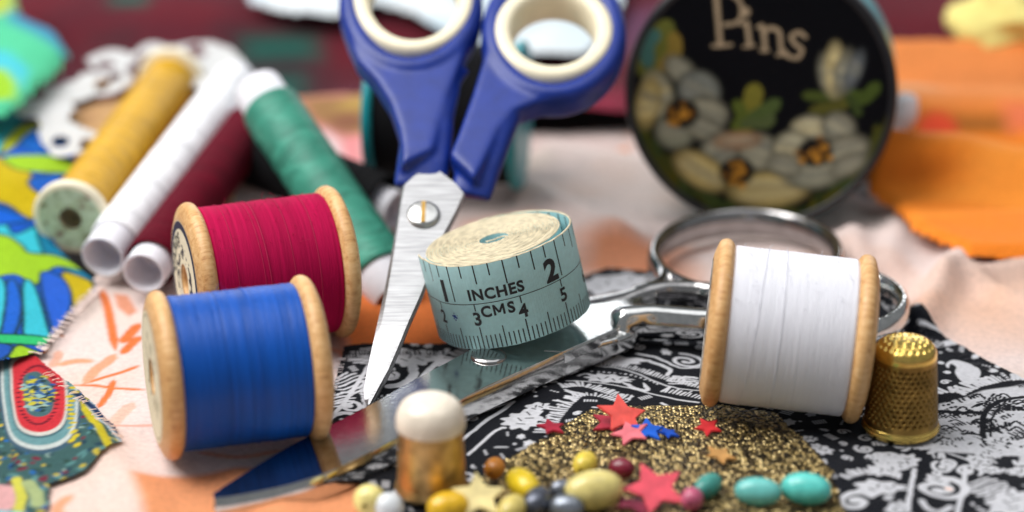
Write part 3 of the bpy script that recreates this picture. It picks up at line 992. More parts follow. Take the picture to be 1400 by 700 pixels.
ZG2 = lambda x, y: 1.2 + 0.12 * (y - 10) + .5 * fbm(x * .35, y * .35, 131, 3) + 1.0 * sstep(-9, -13, x)


def green_col():
    c = Canvas(-30, 5, -5, 36, .06, S(90, 210, 160))
    qq = lambda pts: q(pts, ZG2)
    c.poly(qq([(-80, 80), (0, 85), (25, 110), (20, 135), (-80, 150)]), S(165, 215, 50), .3); c.poly(qq([(-80, 60), (10, 70), (40, 95), (30, 120), (10, 95), (-80, 85)]), S(80, 205, 220), .3)
    c.poly(qq([(15, 8), (60, 25), (100, 62), (90, 78), (55, 50), (10, 28)]), S(70, 150, 190), .4); c.poly(qq([(-80, -20), (12, -20), (22, 8), (0, 20), (-80, 20)]), S(190, 205, 80), .3)
    return c


cloth('mint_cloth', 'mint green and turquoise printed cloth folded in the upper left corner', 'cloth', q([(-120, 160), (-120, -40), (15, -40), (30, 15), (75, 35), (98, 68), (70, 100), (30, 140), (10, 152)], ZG2), .1, ZG2, green_col(), None, 'print', thick=.25)

ZPK = lambda x, y: 0.3 + 1.1 * sstep(12.0, 17.5, y) + .3 * fbm(x * .5, y * .5, 141, 3)


def pink_col():
    c = Canvas(-9, 6, 2, 26, .05, S(250, 158, 160))
    qq = lambda pts: q(pts, ZPK)
    c.poly(qq([(400, 130), (530, 128), (530, 172), (470, 185), (425, 165)]), S(170, 128, 84), .5); c.ell(PS(505, 155, ZPK), .9, .9, 0, S(196, 160, 90), .4)
    c.ell(PS(475, 165, ZPK), .5, .5, 0, S(150, 100, 76), .4)
    c.poly(qq([(440, 178), (462, 195), (470, 222), (448, 215)]), S(246, 236, 236), .4); c.poly(qq([(498, 196), (520, 200), (525, 232), (502, 235)]), S(244, 238, 232), .4)
    return c


cloth('pink_cloth', 'rose pink cloth with white and tan blotches between green tube and scissors', 'cloth', q([(385, 128), (470, 122), (545, 128), (545, 242), (470, 236), (420, 200), (392, 170)], ZPK), .08, ZPK, pink_col(), None, 'print', thick=.2)

# ------------------------------------------------------------------ orange cloth on the right
ZO = lambda x, y: (0.6 + 0.95 * sstep(8.5, 12.5, y) + .42 * np.sin(1.6 * y + .35 * x + 2 * fbm(x * .2, y * .2, 151)) * sstep(8, 11, y)
                   + 1.2 * sstep(14, 22, y) + .5 * fbm(x * .25, y * .45, 155, 3))


def orange_col():
    c = Canvas(4, 3, 34, 36, .06, S(240, 132, 40))
    X, Y = np.meshgrid(c.x0 + np.arange(c.w) * c.res, c.y0 + np.arange(c.h) * c.res)
    c.blend(slice(None), sstep(.0, .25, fbm(X * .2, Y * .6, 161, 3)) * .8, S(206, 104, 24))  # darker fold tone put into the colour
    c.blend(slice(None), sstep(.02, .22, fbm(X * .15, Y * .7, 171, 3)) * .6, S(248, 156, 62))  # fold highlights put into the colour
    qq = lambda pts: q(pts, ZO)
    c.poly(qq([(1190, 40), (1460, 40), (1460, 152), (1190, 152)]), S(226, 138, 76), .8, .9)
    c.poly(qq([(1190, 48), (1330, 46), (1460, 60), (1460, 76), (1190, 72)]), S(244, 140, 66), .5, .9); c.poly(qq([(1280, 85), (1460, 95), (1460, 115), (1290, 110)]), S(190, 118, 70), .6, .7)
    c.poly(qq([(1200, 120), (1460, 125), (1460, 140), (1200, 142)]), S(222, 158, 110), .5, .7)
    c.poly(qq([(1240, 148), (1385, 152), (1385, 182), (1240, 178)]), S(160, 98, 40), .4, .85); c.ell(PS(1282, 176, ZO), .5, .5, 0, S(225, 80, 50), .3); c.poly(qq([(1370, 140), (1460, 145), (1460, 185), (1380, 180)]), S(228, 120, 80), .5)
    return c


cloth('orange_cloth', 'vivid orange cloth lying in folds at the right', 'cloth', q([(1185, 250), (1215, 272), (1260, 312), (1325, 342), (1410, 338), (1560, 330), (1560, 30), (1330, 42), (1205, 44), (1180, 120)], ZO), .08, ZO, orange_col(), None, 'satin', thick=.3)


def lump(name, label, cat, loc, rad, mat, amp=.25, seed=1, freq=1.6, n=48):
    th = np.linspace(0, 2 * PI, n * 2, endpoint=False); ph = np.linspace(0.001, PI - .001, n)
    T, F = np.meshgrid(th, ph)
    d = np.stack([np.sin(F) * np.cos(T), np.sin(F) * np.sin(T), np.cos(F)], -1)
    k = 1 + amp * 2 * (fbm(d[..., 0] * freq + 5, d[..., 1] * freq + d[..., 2] * 2.1, seed, 4)) + amp * .5 * np.sin(5 * d[..., 0] + 4 * d[..., 2])
    k[:, -1] = .5 * (k[:, 0] + k[:, -2])
    me = grid_mesh(name, d * k[..., None] * np.array(rad), wrap=True)
    clean(me)
    o = link(name, me, mat); o.location = loc
    return tag(o, label, cat)


pz = PD(1395, 28, 66)
lump('yellow_cloth', 'crumpled pale yellow cloth in the upper right corner', 'cloth', pz, (1.9, 1.3, 1.2), mat_plain('pale_yellow_cotton', S(226, 212, 128), .9, 0, .12, 1.2), .22, 4)


def fringe(parent, line, zf, col, n, ln, lift=.04, wd=.008, out=1, seed=1):
    """loose threads along a cut edge"""
    r = random.Random(seed); p = [np.array(P(a, b, .3)) for a, b in line]
    s_ = np.concatenate([[0], np.cumsum([np.linalg.norm(p[k + 1] - p[k]) for k in range(len(p) - 1)])])
    ms = []
    for k in range(n):
        q_ = r.uniform(0, s_[-1]); i = min(int(np.searchsorted(s_, q_, 'right')) - 1, len(p) - 2)
        t_ = (p[i + 1] - p[i]) / (s_[i + 1] - s_[i]); b0 = p[i] + t_ * (q_ - s_[i]); nn = np.array([-t_[1], t_[0]]) * out
        L = ln * r.uniform(.3, 1.2); w1 = r.uniform(-.5, .5)
        xy = [b0 - nn * .06, b0 + nn * L * .5 + t_ * L * .2 * w1, b0 + nn * L + t_ * L * w1]
        pts = [(*v, float(zf(np.array(v[0]), np.array(v[1]))) + lift + .03 * r.random()) for v in xy]
        ms.append(sweep('f', smooth(pts, 3), wd, wd, (0.1, 0.2, 1), 4))
    me = join('frayed_edge', ms); me.transform(Matrix.Translation(-parent.location))
    link('frayed_edge', me, mat_plain('loose_cotton_threads', col, .9), parent)['kind'] = 'stuff'


fringe(peach, [(52, 480), (70, 462), (100, 428), (134, 396), (150, 380)], ZM, S(240, 220, 212), 110, .22, .05, .008, 1, 3)
fringe(peach, [(64, 496), (100, 525), (130, 552), (165, 590)], ZP, S(244, 214, 200), 40, .14, .05, .008, -1, 4)
fringe(bandana, [(470, 473), (540, 470), (610, 467)], ZB, S(40, 40, 48), 70, .16, .02, .008, 1, 5)
fringe(bandana, [(470, 473), (450, 540), (438, 590)], ZB, S(200, 190, 190), 60, .14, .02, .007, -1, 6)
fringe(bandana, [(1250, 440), (1320, 472), (1400, 514)], ZB, S(60, 60, 66), 60, .14, .02, .007, 1, 7)

# ================================================================== SPOOLS AND TUBES OF THREAD
def thread_mesh(name, x0, x1, R, col, seed, strand=.034, nx=260, nt=220, amp=.014, cross=0.0, var=.16, diag=0.0):
    x = np.linspace(x0, x1, nx); th = np.linspace(0, 2 * PI, nt, endpoint=False)
    T, X = np.meshgrid(th, x)
    warp = X + .05 * fbm(X * 2.2, np.cos(T) * 1.2 + 7, seed, 3) + diag * np.sin(T)
    ridge_ = np.abs(np.sin(PI * warp / strand))
    coarse = fbm(warp * 3.2, np.sin(T) * .6, seed + 3, 4)
    fine = fbm(warp * 16, np.cos(T) * .8 + np.sin(T) * .7, seed + 5, 2)
    r = R + min(1, .4 + var * 4) * (amp * coarse * 2 + .009 * fine) + .004 * ridge_
    if cross:
        a = fbm(X * 4.0 + T * 2.0, X * .7 - T * .8 + 3, seed + 7, 3); b = fbm(X * 4.0 - T * 2.0 + 40, X * .7 + T * .8 + 9, seed + 8, 3)
        r = r + cross * 1.6 * np.maximum(a, b)
    e = np.minimum(X - x0, x1 - X)
    r = r - .05 * np.exp(-(e / .04) ** 2)
    each = vnoise(warp / strand * .55 + 30, np.cos(T) * .5 + 4, seed + 9) - .5          # lightness of single strands
    gap = np.clip(vnoise(warp / strand * .33 + 80, np.sin(T) * .35 + 2, seed + 11) - .80, 0, 1) * 5
    q_ = min(1, var / .14)
    r = r - .012 * gap * q_ + .006 * each * q_
    v = 1 + var * (1.2 * coarse + 1.2 * fine + 1.9 * each - 1.5 * gap) - .12 * (1 - ridge_)
    if cross:
        v = v + cross * 22 * np.where(a > b, a, -.7 * b)
    C = np.clip(np.array(col)[None, None] * v[..., None], 0, .95)
    G = np.stack([X, r * np.cos(T), r * np.sin(T)], -1)
    return grid_mesh(name, G, C, wrap=True, flip=True)


def helix(R, x0, x1, a0, a1, n=60, wob=.0, seed=0):
    r = random.Random(seed)
    t = np.linspace(0, 1, n)
    a = a0 + (a1 - a0) * t; x = x0 + (x1 - x0) * (t + wob * np.sin(t * 5 + seed))
    return np.stack([x, R * np.cos(a), R * np.sin(a)], -1)


def make_spool(label, mtx, col, seed, name='wooden_spool', paper='plain', strands=(), fibres=0, Rf=1.67, Rt=1.52, half=1.76, ft=.42, matt='thread', var=.16):
    t = thing(name, label, 'spool', mtx, group='wooden spools of thread')
    prof = [(-half + .02, .36), (-half, .42), (-half, 1.36), (-half + .10, Rf - .06), (-half + .22, Rf), (-half + .34, Rf - .03), (-half + ft, Rf - .16), (-half + ft + .06, 1.0), (-half + ft + .08, .75)]
    full = round_prof([(-half + .5, .30), (-half + .02, .34)] + prof[1:], .07, 4)
    right = [(-p[0], p[1]) for p in full[::-1]]
    body = join('spool_body', [lathe('a', full, 96), lathe('b', right, 96), lathe('c', [(-half + ft, .75), (half - ft, .75)], 48)])
    link('spool_body', body, M['wood'], t)
    thr = link('thread', thread_mesh('thread', -half + ft - .03, half - ft + .03, Rt, col, seed, var=var), M[matt], t)
    ms = []
    for (xa, xb, aa, ab, wd) in strands:
        pts = helix(Rt + .012, xa, xb, aa, ab, 50, .03, seed)
        ms.append(sweep('s', pts, wd, wd * .8, pts * np.array([0, 1, 1]), 6))
    for k in range(fibres):
        r = random.Random(seed * 100 + k)
        x = r.uniform(-half + ft, half - ft); a = PI / 2 + r.uniform(-.3, .9); L = r.uniform(.05, .22)
        p0 = np.array([x, Rt * math.cos(a), Rt * math.sin(a)]); dr = np.array([r.uniform(-1, 1), math.cos(a), math.sin(a)])
        pts = smooth([p0, p0 + dr * L * .5, p0 + dr * L + np.array([r.uniform(-.08, .08), 0, r.uniform(-.05, 0)])], 5)
        ms.append(sweep('f', pts, .0035, .0035, (0, 1, .3), 4))
    if ms:
        cm = mat_plain('loose_strand', tuple(min(.95, c * .93) for c in col), .8)
        link('loose_strand', join('loose_strand', ms), cm, t)
    # printed paper label on the left end
    nr, nt = 40, 220
    R = np.linspace(.37, 1.30, nr)
    T, RR = np.meshgrid(np.linspace(0, 2 * PI, nt, endpoint=False), R)
    C = np.empty(RR.shape + (3,)); C[:] = S(226, 214, 186)
    if paper == 'ring':
        C[(RR > 1.12) & (RR < 1.28)] = S(60, 56, 74)
        m = (fbm(T * 5, RR * 9, seed, 2) > .04) & (RR > .48) & (RR < .78); C[m] = S(70, 66, 70)
    elif paper == 'grey':
        C[:] = S(196, 192, 186); C[(RR > 1.24)] = S(30, 28, 30)
        m = (fbm(T * 9, RR * 7, seed, 2) > .03) & (RR > .5) & (RR < 1.18); C[m] = S(50, 48, 52)
    else:
        C[(RR > 1.2) & (RR < 1.24)] = S(180, 168, 140)
        m = (fbm(T * 4, RR * 5, seed, 2) > .12) & (RR < .9); C[m] = S(190, 178, 150)
    # looking at the left end from outside, x runs along -Y of the spool
    G = np.stack([np.full(RR.shape, -half - .006), RR * np.cos(T), RR * np.sin(T)], -1)
    lb = link('paper_label', grid_mesh('paper_label', G, C, wrap=True, flip=False), M['label'], t)
    if paper == 'ring':
        bms = []
        def ringtext(body, size, rad, a_mid, bold):
            bm = text_bm(body, size, bold, .08)
            for v in bm.verts:
                a = a_mid - v.co.x / rad; rr = rad + v.co.y
                # seen from -X: right is -Y, up is +Z
                v.co = Vector((-half - .014, -rr * math.cos(a), rr * math.sin(a)))
            me = bpy.data.meshes.new('t'); bm.to_mesh(me); bm.free(); bms.append(me)
        ringtext('YARDS', .34, .82, math.radians(150), .008)
        link('lettering', join('lettering', bms), M['ink'], lb, False)
    return t


def spool_frame(pl, pr, zl=0.0, zr=0.0, R=1.67):
    """pl, pr: photo pixels of the left and right flange's contact with the ground"""
    a = Vector((*P(*pl, zl), zl)); b = Vector((*P(*pr, zr), zr))
    d = (b - a).normalized()
    up = Vector((0, 0, 1)) - d * d.z; up.normalize()
    return frame((a + b) / 2 + up * R, d)


mt = spool_frame((970, 545), (1158, 567), .30, .08, 1.70)
make_spool('wooden spool of white thread between the shears and the thimble', mt, S(228, 228, 236), 3, paper='grey',
           strands=[(-.55, -.95, 1.0, 5.2, .006), (-.2, -.25, 1.0, 5.2, .008)], fibres=44, var=.022, half=1.65, Rf=1.715, Rt=1.585)
mt = spool_frame((274, 480), (459, 454), .05, .05)
make_spool('wooden spool of crimson thread with a printed paper end label', mt, S(170, 6, 66), 9, paper='ring',
           strands=[(-.95, -.85, 1.0, 5.2, .008), (-.35, -.05, 1.0, 5.2, .012), (-.45, -.2, 1.0, 5.2, .008), (.25, .38, 1.0, 5.2, .008), (.8, .9, 1.0, 5.2, .010)], fibres=40)
mt = spool_frame((228, 619), (428, 594), .05, .05)
make_spool('wooden spool of royal blue thread at the front left', mt, S(0, 76, 168), 15, paper='plain', strands=[(.2, .28, 1.0, 5.2, .008)], fibres=18, half=1.66, matt='thread_shiny', var=.16)


def make_tube(name, label, a, b, R, col, seed, matt='thread', cap=(.7, .7), cross=.012, flange=None, core=.86):
    """paper tube wound with thread, from point a to point b"""
    d = b - a; L = d.length
    t = thing(name, label, 'thread tube', frame((a + b) / 2, d), group='tubes of thread')
    h = L / 2; rc = R * core
    prof = [(-h + .9, rc - .10), (-h + .03, rc - .07), (-h, rc - .05), (-h, rc - .01), (-h + .03, rc)] + [(h - .03, rc), (h, rc - .01), (h, rc - .05), (h - .03, rc - .07), (h - .9, rc - .10)]
    tm = lathe('paper_tube', prof, 64)
    dk = [lathe('p', [(-h + .88, rc - .1), (-h + .9, .001)], 32), lathe('p', [(h - .9, .001), (h - .88, rc - .1)], 32)]
    link('paper_tube', join('paper_tube', [tm] + dk), M['paper'] if flange is None else M['cream_plastic'], t)
    link('thread', thread_mesh('thread', -h + cap[0], h - cap[1], R, col, seed, nx=240, nt=140, cross=cross, amp=.004), M[matt], t)
    if flange:
        for s in (-1, 1):
            fp = round_prof([(s * (h + .04), .28), (s * (h + .04), flange - .05), (s * (h - .02), flange), (s * (h - .16), flange), (s * (h - .2), flange - .06), (s * (h - .22), R * .5)], .04, 3)
            fl = link('flange', clean(lathe('flange', fp, 72)), M['cream_plastic'], t)
            if s == -1:
                r_, T = np.meshgrid(np.linspace(.28, flange - .16, 20), np.linspace(0, 2 * PI, 90, endpoint=False), indexing='ij')
                C = mixc(np.cos(T) * r_ * 3, np.sin(T) * r_ * 3, [S(120, 120, 95), S(172, 186, 158), S(190, 204, 180), S(176, 190, 160), S(120, 80, 80)], 1.1, 7)
                G = np.stack([np.full(r_.shape, -h - .05), r_ * np.cos(T), r_ * np.sin(T)], -1)
                link('paper_label', grid_mesh('paper_label', G, C, wrap=True), M['label'], fl)
    return t


make_tube('thread_tube', 'yellow ochre thread tube with round cream end flanges', PD(97, 298, 55.5), PD(236, 108, 63.5), .70, S(198, 150, 0), 21, 'thread_shiny', (.2, .2), .018, .92)
make_tube('thread_tube', 'white thread tube with an open paper end beside the yellow tube', PD(140, 352, 54.2), PD(326, 108, 62), .60, S(236, 236, 240), 25, 'thread', (.75, .3), .007)
make_tube('thread_tube', 'maroon thread tube with an open white paper end behind the crimson spool', PD(196, 374, 53.4), PD(352, 160, 60.5), .62, S(88, 0, 24), 31, 'thread', (.5, .5), .01, None, .8)
make_tube('thread_tube', 'sea green thread tube with a white paper top leaning across the others', PD(352, 122, 58), PD(545, 410, 54), .72, S(58, 134, 114), 35, 'thread_shiny', (.72, .85), .03)
make_tube('thread_tube', 'black thread tube with a white end lying under the green tube', PD(330, 205, 59.5), PD(542, 288, 57.2), .78, (.006, .006, .007), 41, 'thread', (.2, .35), .01, None, .62)


# ------------------------------------------------------------------ big reel of black thread with teal flanges
def build_reel():
    a = Vector((*P(524, 258, .0), 0)); b = Vector((*P(706, 266, .0), 0))
    R = 1.88
    t = thing('thread_reel', 'black thread reel with teal flanges standing behind the blue scissors', 'spool', frame((a + b) / 2 + Vector((0, 0, R + .25)), b - a))
    h = (b - a).length / 2 + .1
    for s in (-1, 1):
        fp = round_prof([(s * (h + .1), .3), (s * (h + .1), R - .04), (s * (h + .04), R), (s * (h - .08), R), (s * (h - .14), R - .05), (s * (h - .16), .8)], .04, 3)
        link('flange', clean(lathe('flange', fp, 80)), M['teal_plastic'], t)
    link('thread', thread_mesh('thread', -h + .12, h - .12, R - .14, (.008, .008, .010), 51, nx=120, nt=120), M['thread'], t)


build_reel()


# ================================================================== TAPE MEASURE
def build_tape():
    top = PD(674, 325, 50.35); bot = PD(702, 439, 50.95)
    ax = (top - bot).normalized()
    Hh = 1.9
    x = Vector((1, 0, 0)); x = (x - ax * x.dot(ax)).normalized(); y = ax.cross(x)
    m = Matrix((x, y, ax)).transposed().to_4x4(); m.translation = top - ax * Hh
    t = thing('tape_measure', 'rolled pale teal dressmaker tape measure standing on the shears', 'tape measure', m)
    # spiral: tight roll then one loose outer turn
    pts = []; rad = []
    r0, r1, pitch = .30, 1.46, .047
    turns = (r1 - r0) / pitch
    n = int(turns * 60)
    for k in range(n + 1):
        a = k / n * turns * 2 * PI
        rr = r0 + pitch * a / (2 * PI)
        pts.append((rr, a))
    a_end = turns * 2 * PI
    # wind so that the loose outer turn runs back -> right -> front -> left
    # angle used: phi = off - a (clockwise seen from above)
    off = math.radians(105) + a_end
    for k in range(1, 76):
        f = k / 75
        ang = math.radians(105) - f * math.radians(285)    # ends at -180 (left side)
        bul = .17 * math.exp(-((math.degrees(ang) - 8) / 52) ** 2)
        rr = 1.50 + bul + .02 * f
        if f > .93: rr += .10 * (f - .93) / .07
        pts.append((rr, off - ang))
    P2 = np.array([(r * math.cos(off - a) + 0, r * math.sin(off - a)) for r, a in pts])
    # small twist of the inner end across the eye
    inner = np.array([(-.16, -.10), (-.02, -.02), (.12, .10), (.2, .2), (.29, .2)])
    P2 = np.concatenate([np.array([tuple(v) for v in smooth(inner, 5)]) + (P2[0] - inner[-1]) * np.linspace(0, 1, 21)[:, None], P2[1:]])
    d = np.gradient(P2, axis=0); d /= np.linalg.norm(d, axis=1)[:, None]
    nrm = np.stack([-d[:, 1], d[:, 0]], -1)          # for clockwise travel this points outward
    if np.dot(nrm[len(nrm) // 2], P2[len(nrm) // 2]) < 0: nrm = -nrm
    th = .021
    rr_ = np.random.default_rng(3)
    jz = .012 * fbm(np.arange(len(P2)) * .02, np.zeros(len(P2)), 5, 3) * 2 + rr_.normal(0, .003, len(P2))
    def row(offn, z, rnd=0): return np.concatenate([P2 + nrm * offn, (np.full(len(P2), z) + (jz if z > .5 else -jz))[:, None]], 1)
    rows = [row(-th, 0), row(-th, Hh - .02), row(-th * .5, Hh), row(th * .5, Hh), row(th, Hh - .02), row(th, 0), row(-th, 0)]
    G = np.stack(rows, 0)
    teal = np.array(S(190, 236, 240)); cream = np.array(S(210, 198, 170))
    C = np.empty(G.shape); C[:] = teal
    spk = 1 + .6 * rr_.normal(0, .5, (1, len(P2), 1)).clip(-1, .6) * .5
    C[1:5] = cream * spk; C[2:4] = np.clip(cream * spk * 1.02, 0, .95)
    me = grid_mesh('tape', G, C)
    # faces of the strip carry teal, only the rim is cream: duplicate rows keep the border crisp
    eps = .004
    G2 = np.stack([row(-th, 0), row(-th, Hh - .02 - eps), row(-th, Hh - .02), row(-th * .5, Hh), row(th * .5, Hh), row(th, Hh - .02), row(th, Hh - .02 - eps), row(th, 0), row(-th, 0)], 0)
    C2 = np.empty(G2.shape); C2[:] = teal; C2[2:6] = np.clip(cream * spk, 0, .95)
    bpy.data.meshes.remove(me)
    me = grid_mesh('tape', G2, C2, flip=True); clean(me, 1e-6)
    tm = mat_cloth('coated_tape', rough=.42, weave=12, bump=.003, sheen=0, fade=.05)
    M['tape'] = tm
    link('tape', me, tm, t)
    # printed scale on the outer turn, measured along the strip
    no = 75
    A = P2[-no:] + nrm[-no:] * (th + .004); A = A[::-1]           # left end -> front -> right
    s = np.concatenate([[0], np.cumsum(np.hypot(*np.diff(A, axis=0).T))])
    angs = np.unwrap(np.arctan2(A[:, 1], A[:, 0]))
    s_front = np.interp(-PI / 2, angs, s) if angs[0] < -PI / 2 < angs[-1] else np.interp(1.5 * PI, angs, s)
    S0 = s_front - 3.62                                            # cm reading faces front at 3.62
    nA = nrm[-no:][::-1]
    def put(cm, z, lift=0.0):
        q_ = min(max(cm + S0, 0), s[-1])
        return Vector((np.interp(q_, s, A[:, 0]) + lift * np.interp(q_, s, nA[:, 0]), np.interp(q_, s, A[:, 1]) + lift * np.interp(q_, s, nA[:, 1]), z))
    lo, hi = -S0 + .02, s[-1] - S0 - .05
    bm = bmesh.new()
    def quad(c0, c1, z0, z1, n=1):
        for k in range(n):
            a_ = c0 + (c1 - c0) * k / n; b_ = c0 + (c1 - c0) * (k + 1) / n
            if a_ < lo or b_ > hi: continue
            bm.faces.new([bm.verts.new(put(a_, z0)), bm.verts.new(put(b_, z0)), bm.verts.new(put(b_, z1)), bm.verts.new(put(a_, z1))])
    zc = 1.02
    quad(max(lo, -1), hi, zc - .008, zc + .008, 90)
    for mm in range(int(lo * 10), int(hi * 10) + 1):
        cm = mm / 10; L = .50 if mm % 10 == 0 else (.48 if mm % 5 == 0 else .31)
        wd = .012 if mm % 10 else .014
        quad(cm - wd, cm + wd, .015, L)
        if mm % 10 == 0:
            quad(cm - .014, cm + .014, zc - .16, zc)
    for e in range(int(lo / 2.54 * 8) - 1, int(hi / 2.54 * 8) + 2):
        cm = e * 2.54 / 8
        L = .80 if e % 8 == 0 else (.52 if e % 4 == 0 else (.42 if e % 2 == 0 else .27))
        quad(cm - .014, cm + .014, 1.88 - L, 1.88)
    def word(body, size, cm, z, bold):
        b2 = text_bm(body, size, bold, .05)
        for v in b2.verts: v.co = put(cm + v.co.x, z + v.co.y, .001)
        mm_ = bpy.data.meshes.new('w'); b2.to_mesh(mm_); b2.free(); bm.from_mesh(mm_); bpy.data.meshes.remove(mm_)
    word('INCHES', .33, 3.52, 1.11, .012)
    word('C', .33, 3.23, .72, .012); word('S', .33, 3.77, .72, .012)
    def bar(ax_, az, bx, bz, w_):                                  # a straight pen stroke round the roll
        for k in range(4):
            a0, a1 = k / 4, (k + 1) / 4
            x0, x1, z0, z1 = ax_ + (bx - ax_) * a0, ax_ + (bx - ax_) * a1, az + (bz - az) * a0, az + (bz - az) * a1
            bm.faces.new([bm.verts.new(put(x0 - w_, z0, .001)), bm.verts.new(put(x0 + w_, z0, .001)), bm.verts.new(put(x1 + w_, z1, .001)), bm.verts.new(put(x1 - w_, z1, .001))])
    bar(3.41, .72, 3.41, .955, .024); bar(3.61, .72, 3.61, .955, .024); bar(3.41, .952, 3.51, .77, .026); bar(3.61, .952, 3.51, .77, .026)
    for k in range(0, 9):
        if lo < k - .2 and k + .2 < hi: word(str(k), .40, k + .0, .55, .012)
    for k in range(0, 4):
        if lo < k * 2.54 - .4 and k * 2.54 < hi: word(str(k), .66, k * 2.54 - .26, 1.08, .026)
    for e in range(17, 26):                                        # marks on the inner face where the loose turn stands off
        cm = e * 2.54 / 8 + .05
        L = .42 if e % 2 else .62
        if cm < hi:
            bm.faces.new([bm.verts.new(put(cm + a_, z_, -2 * th - .009)) for a_, z_ in ((.018, 1.86 - L), (-.018, 1.86 - L), (-.018, 1.86), (.018, 1.86))])
    pm = bpy.data.meshes.new('printed_scale'); bm.to_mesh(pm); bm.free()
    link('printed_scale', pm, M['ink'], t, False)
    bm = bmesh.new()                                               # a blot of blue ink
    for dx, dz, rr2 in ((0, 0, .04), (.05, -.03, .025), (-.05, .01, .022), (.01, -.08, .02), (-.03, -.05, .018), (.0, .07, .014), (.08, .02, .012)):
        bm.faces.new([bm.verts.new(put(2.42 + dx + rr2 * math.cos(k * 1.05) * (1 + .3 * (k % 2)), .74 + dz + rr2 * math.sin(k * 1.05), .002)) for k in range(6)])
    im = bpy.data.meshes.new('ink_blot'); bm.to_mesh(im); bm.free()
    link('ink_blot', im, mat_plain('blue_ink', S(20, 50, 110), .6), t, False)
    return t


build_tape()


# ================================================================== STEEL SHEARS
def build_shears():
    org = (*P(760, 470, 0), 0.0)
    t = thing('dressmaking_shears', 'large polished steel shears lying closed on the black bandana', 'shears', org=org)
    zt = .68
    near = [(293, 681), (330, 676), (400, 661), (470, 636), (560, 587), (640, 540), (740, 494), (843, 449)]
    far = [(291, 674), (318, 656), (400, 607), (500, 556), (560, 522), (620, 490), (700, 448), (800, 408)]
    def Z(px):      # the blade sinks towards its tip
        return .30 + (zt - .30) * sstep(300, 640, np.array(float(px)))
    n_ = [Vector((*P(a, b, float(Z(a))), float(Z(a)))) for a, b in smooth(near, 4)]
    f_ = [Vector((*P(a, b, float(Z(a))), float(Z(a)))) for a, b in smooth(far, 4)]
    m = min(len(n_), len(f_))
    # upper blade: flat top, a narrow rounded arris, then a slightly raked side
    rows = []
    down = lambda v, k: Vector((v.x, v.y, v.z - k))
    for k in range(m):
        a, b = n_[k], f_[k]; wv = (b - a); w_ = wv.normalized() if wv.length > 1e-6 else Vector((0, 1, 0))
        th = .50 * min(1, wv.length / .5 + .35)
        rows.append([down(a, th) - w_ * .09, down(a, th * .5) - w_ * .055, down(a, .03) - w_ * .022, a, a + w_ * .012, b - w_ * .03, down(b, .02), down(b, th), down(a, th) - w_ * .09])
    G = np.array([[tuple(v) for v in r_] for r_ in rows])
    G = np.concatenate([np.repeat(G[:1].mean(1, keepdims=True), 9, 1), G, np.repeat(G[-1:].mean(1, keepdims=True), 9, 1)], 0)
    me = grid_mesh('blade', G); clean(me)
    o = link('blade', me, M['steel'], t, True); em = o.modifiers.new('crisp', 'EDGE_SPLIT'); em.split_angle = math.radians(28)
    # lower blade lies under it, a little behind
    G2 = G.copy(); G2[..., 2] -= .42; G2[..., 2] = np.maximum(G2[..., 2], .02); G2[..., 1] += .10; G2[..., 0] -= .03
    me = grid_mesh('blade', G2); clean(me)
    o = link('blade', me, M['steel_dark'], t, True); em = o.modifiers.new('crisp', 'EDGE_SPLIT'); em.split_angle = math.radians(28)
    W = lambda px, py, z: np.array((*P(px, py, z), z))
    # heel plates that carry the pivot and run on into the two shanks
    def heel(pts, z, th, nm):
        outl = [Vector((*P(a, b, z), z)) for a, b in pts]
        return prism(nm, outl, (0, 0, 1), th, .05, 3)
    # front handle: heel + round shank + ring (ring mostly behind the white spool)
    up = (0, 0, 1)
    # ring centre line on the ground plane
    def ring(cx, cy, rx, ry, z, tilt=0.0):
        pts = []
        for k in range(72):
            a = 2 * PI * k / 72
            px = cx + rx * math.cos(a); py = cy + ry * math.sin(a)
            pts.append(W(px, py, z))
        return pts
    r1 = ring(1020, 358, 126, 55, .52)
    r2 = ring(1126, 427, 108, 44, .55)
    band = lambda pts, a_, b_: sweep('ring', pts, a_, b_, up, 16, True)
    sh1 = smooth([W(800, 422, .52), W(850, 412, .56), W(900, 398, .62), W(940, 398, .62), (W(985, 402, .62))], 8)
    m1 = sweep('shank', sh1, np.interp(np.linspace(0, 1, len(sh1)), [0, .35, .7, 1], [.42, .22, .20, .2]), np.interp(np.linspace(0, 1, len(sh1)), [0, .4, 1], [.20, .22, .26]), up, 14)
    sh1b = smooth([W(868, 404, .58), W(900, 392, .62), W(905, 380, .62), W(897, 362, .62)], 8)
    m1b = sweep('shank', sh1b, np.linspace(.14, .18, len(sh1b)), .24, up, 12)
    h1 = heel([(795, 405), (850, 396), (890, 396), (900, 410), (845, 432), (800, 440)], .60, .30, 'heel')
    o = link('handle', join('handle', [band(r1, .17, .36), m1, m1b, h1]), M['steel_dark'], t); fuse(o, .045, 4)
    sh2 = smooth([W(838, 446, .56), W(862, 441, .62), (W(900, 440, .60)), W(960, 444, .58), W(1020, 446, .55), W(1060, 462, .55)], 8)
    m2 = sweep('shank', sh2, np.interp(np.linspace(0, 1, len(sh2)), [0, .12, .3, 1], [.30, .38, .31, .28]), np.interp(np.linspace(0, 1, len(sh2)), [0, .15, 1], [.28, .42, .34]), up, 18)
    h2 = heel([(800, 425), (842, 408), (868, 425), (872, 452), (846, 462), (815, 470)], .56, .42, 'heel')
    o = link('handle', join('handle', [band(r2, .19, .40), m2, h2]), M['steel'], t); fuse(o, .045, 4)
    # bright heel of the upper blade with a corner ahead of the shank
    hb = heel([(790, 416), (800, 408), (850, 402), (884, 402), (872, 416), (848, 446), (843, 450), (770, 482), (740, 480)], zt + .012, .40, 'heel')
    o = link('heel_plate', hb, M['steel'], t, False)
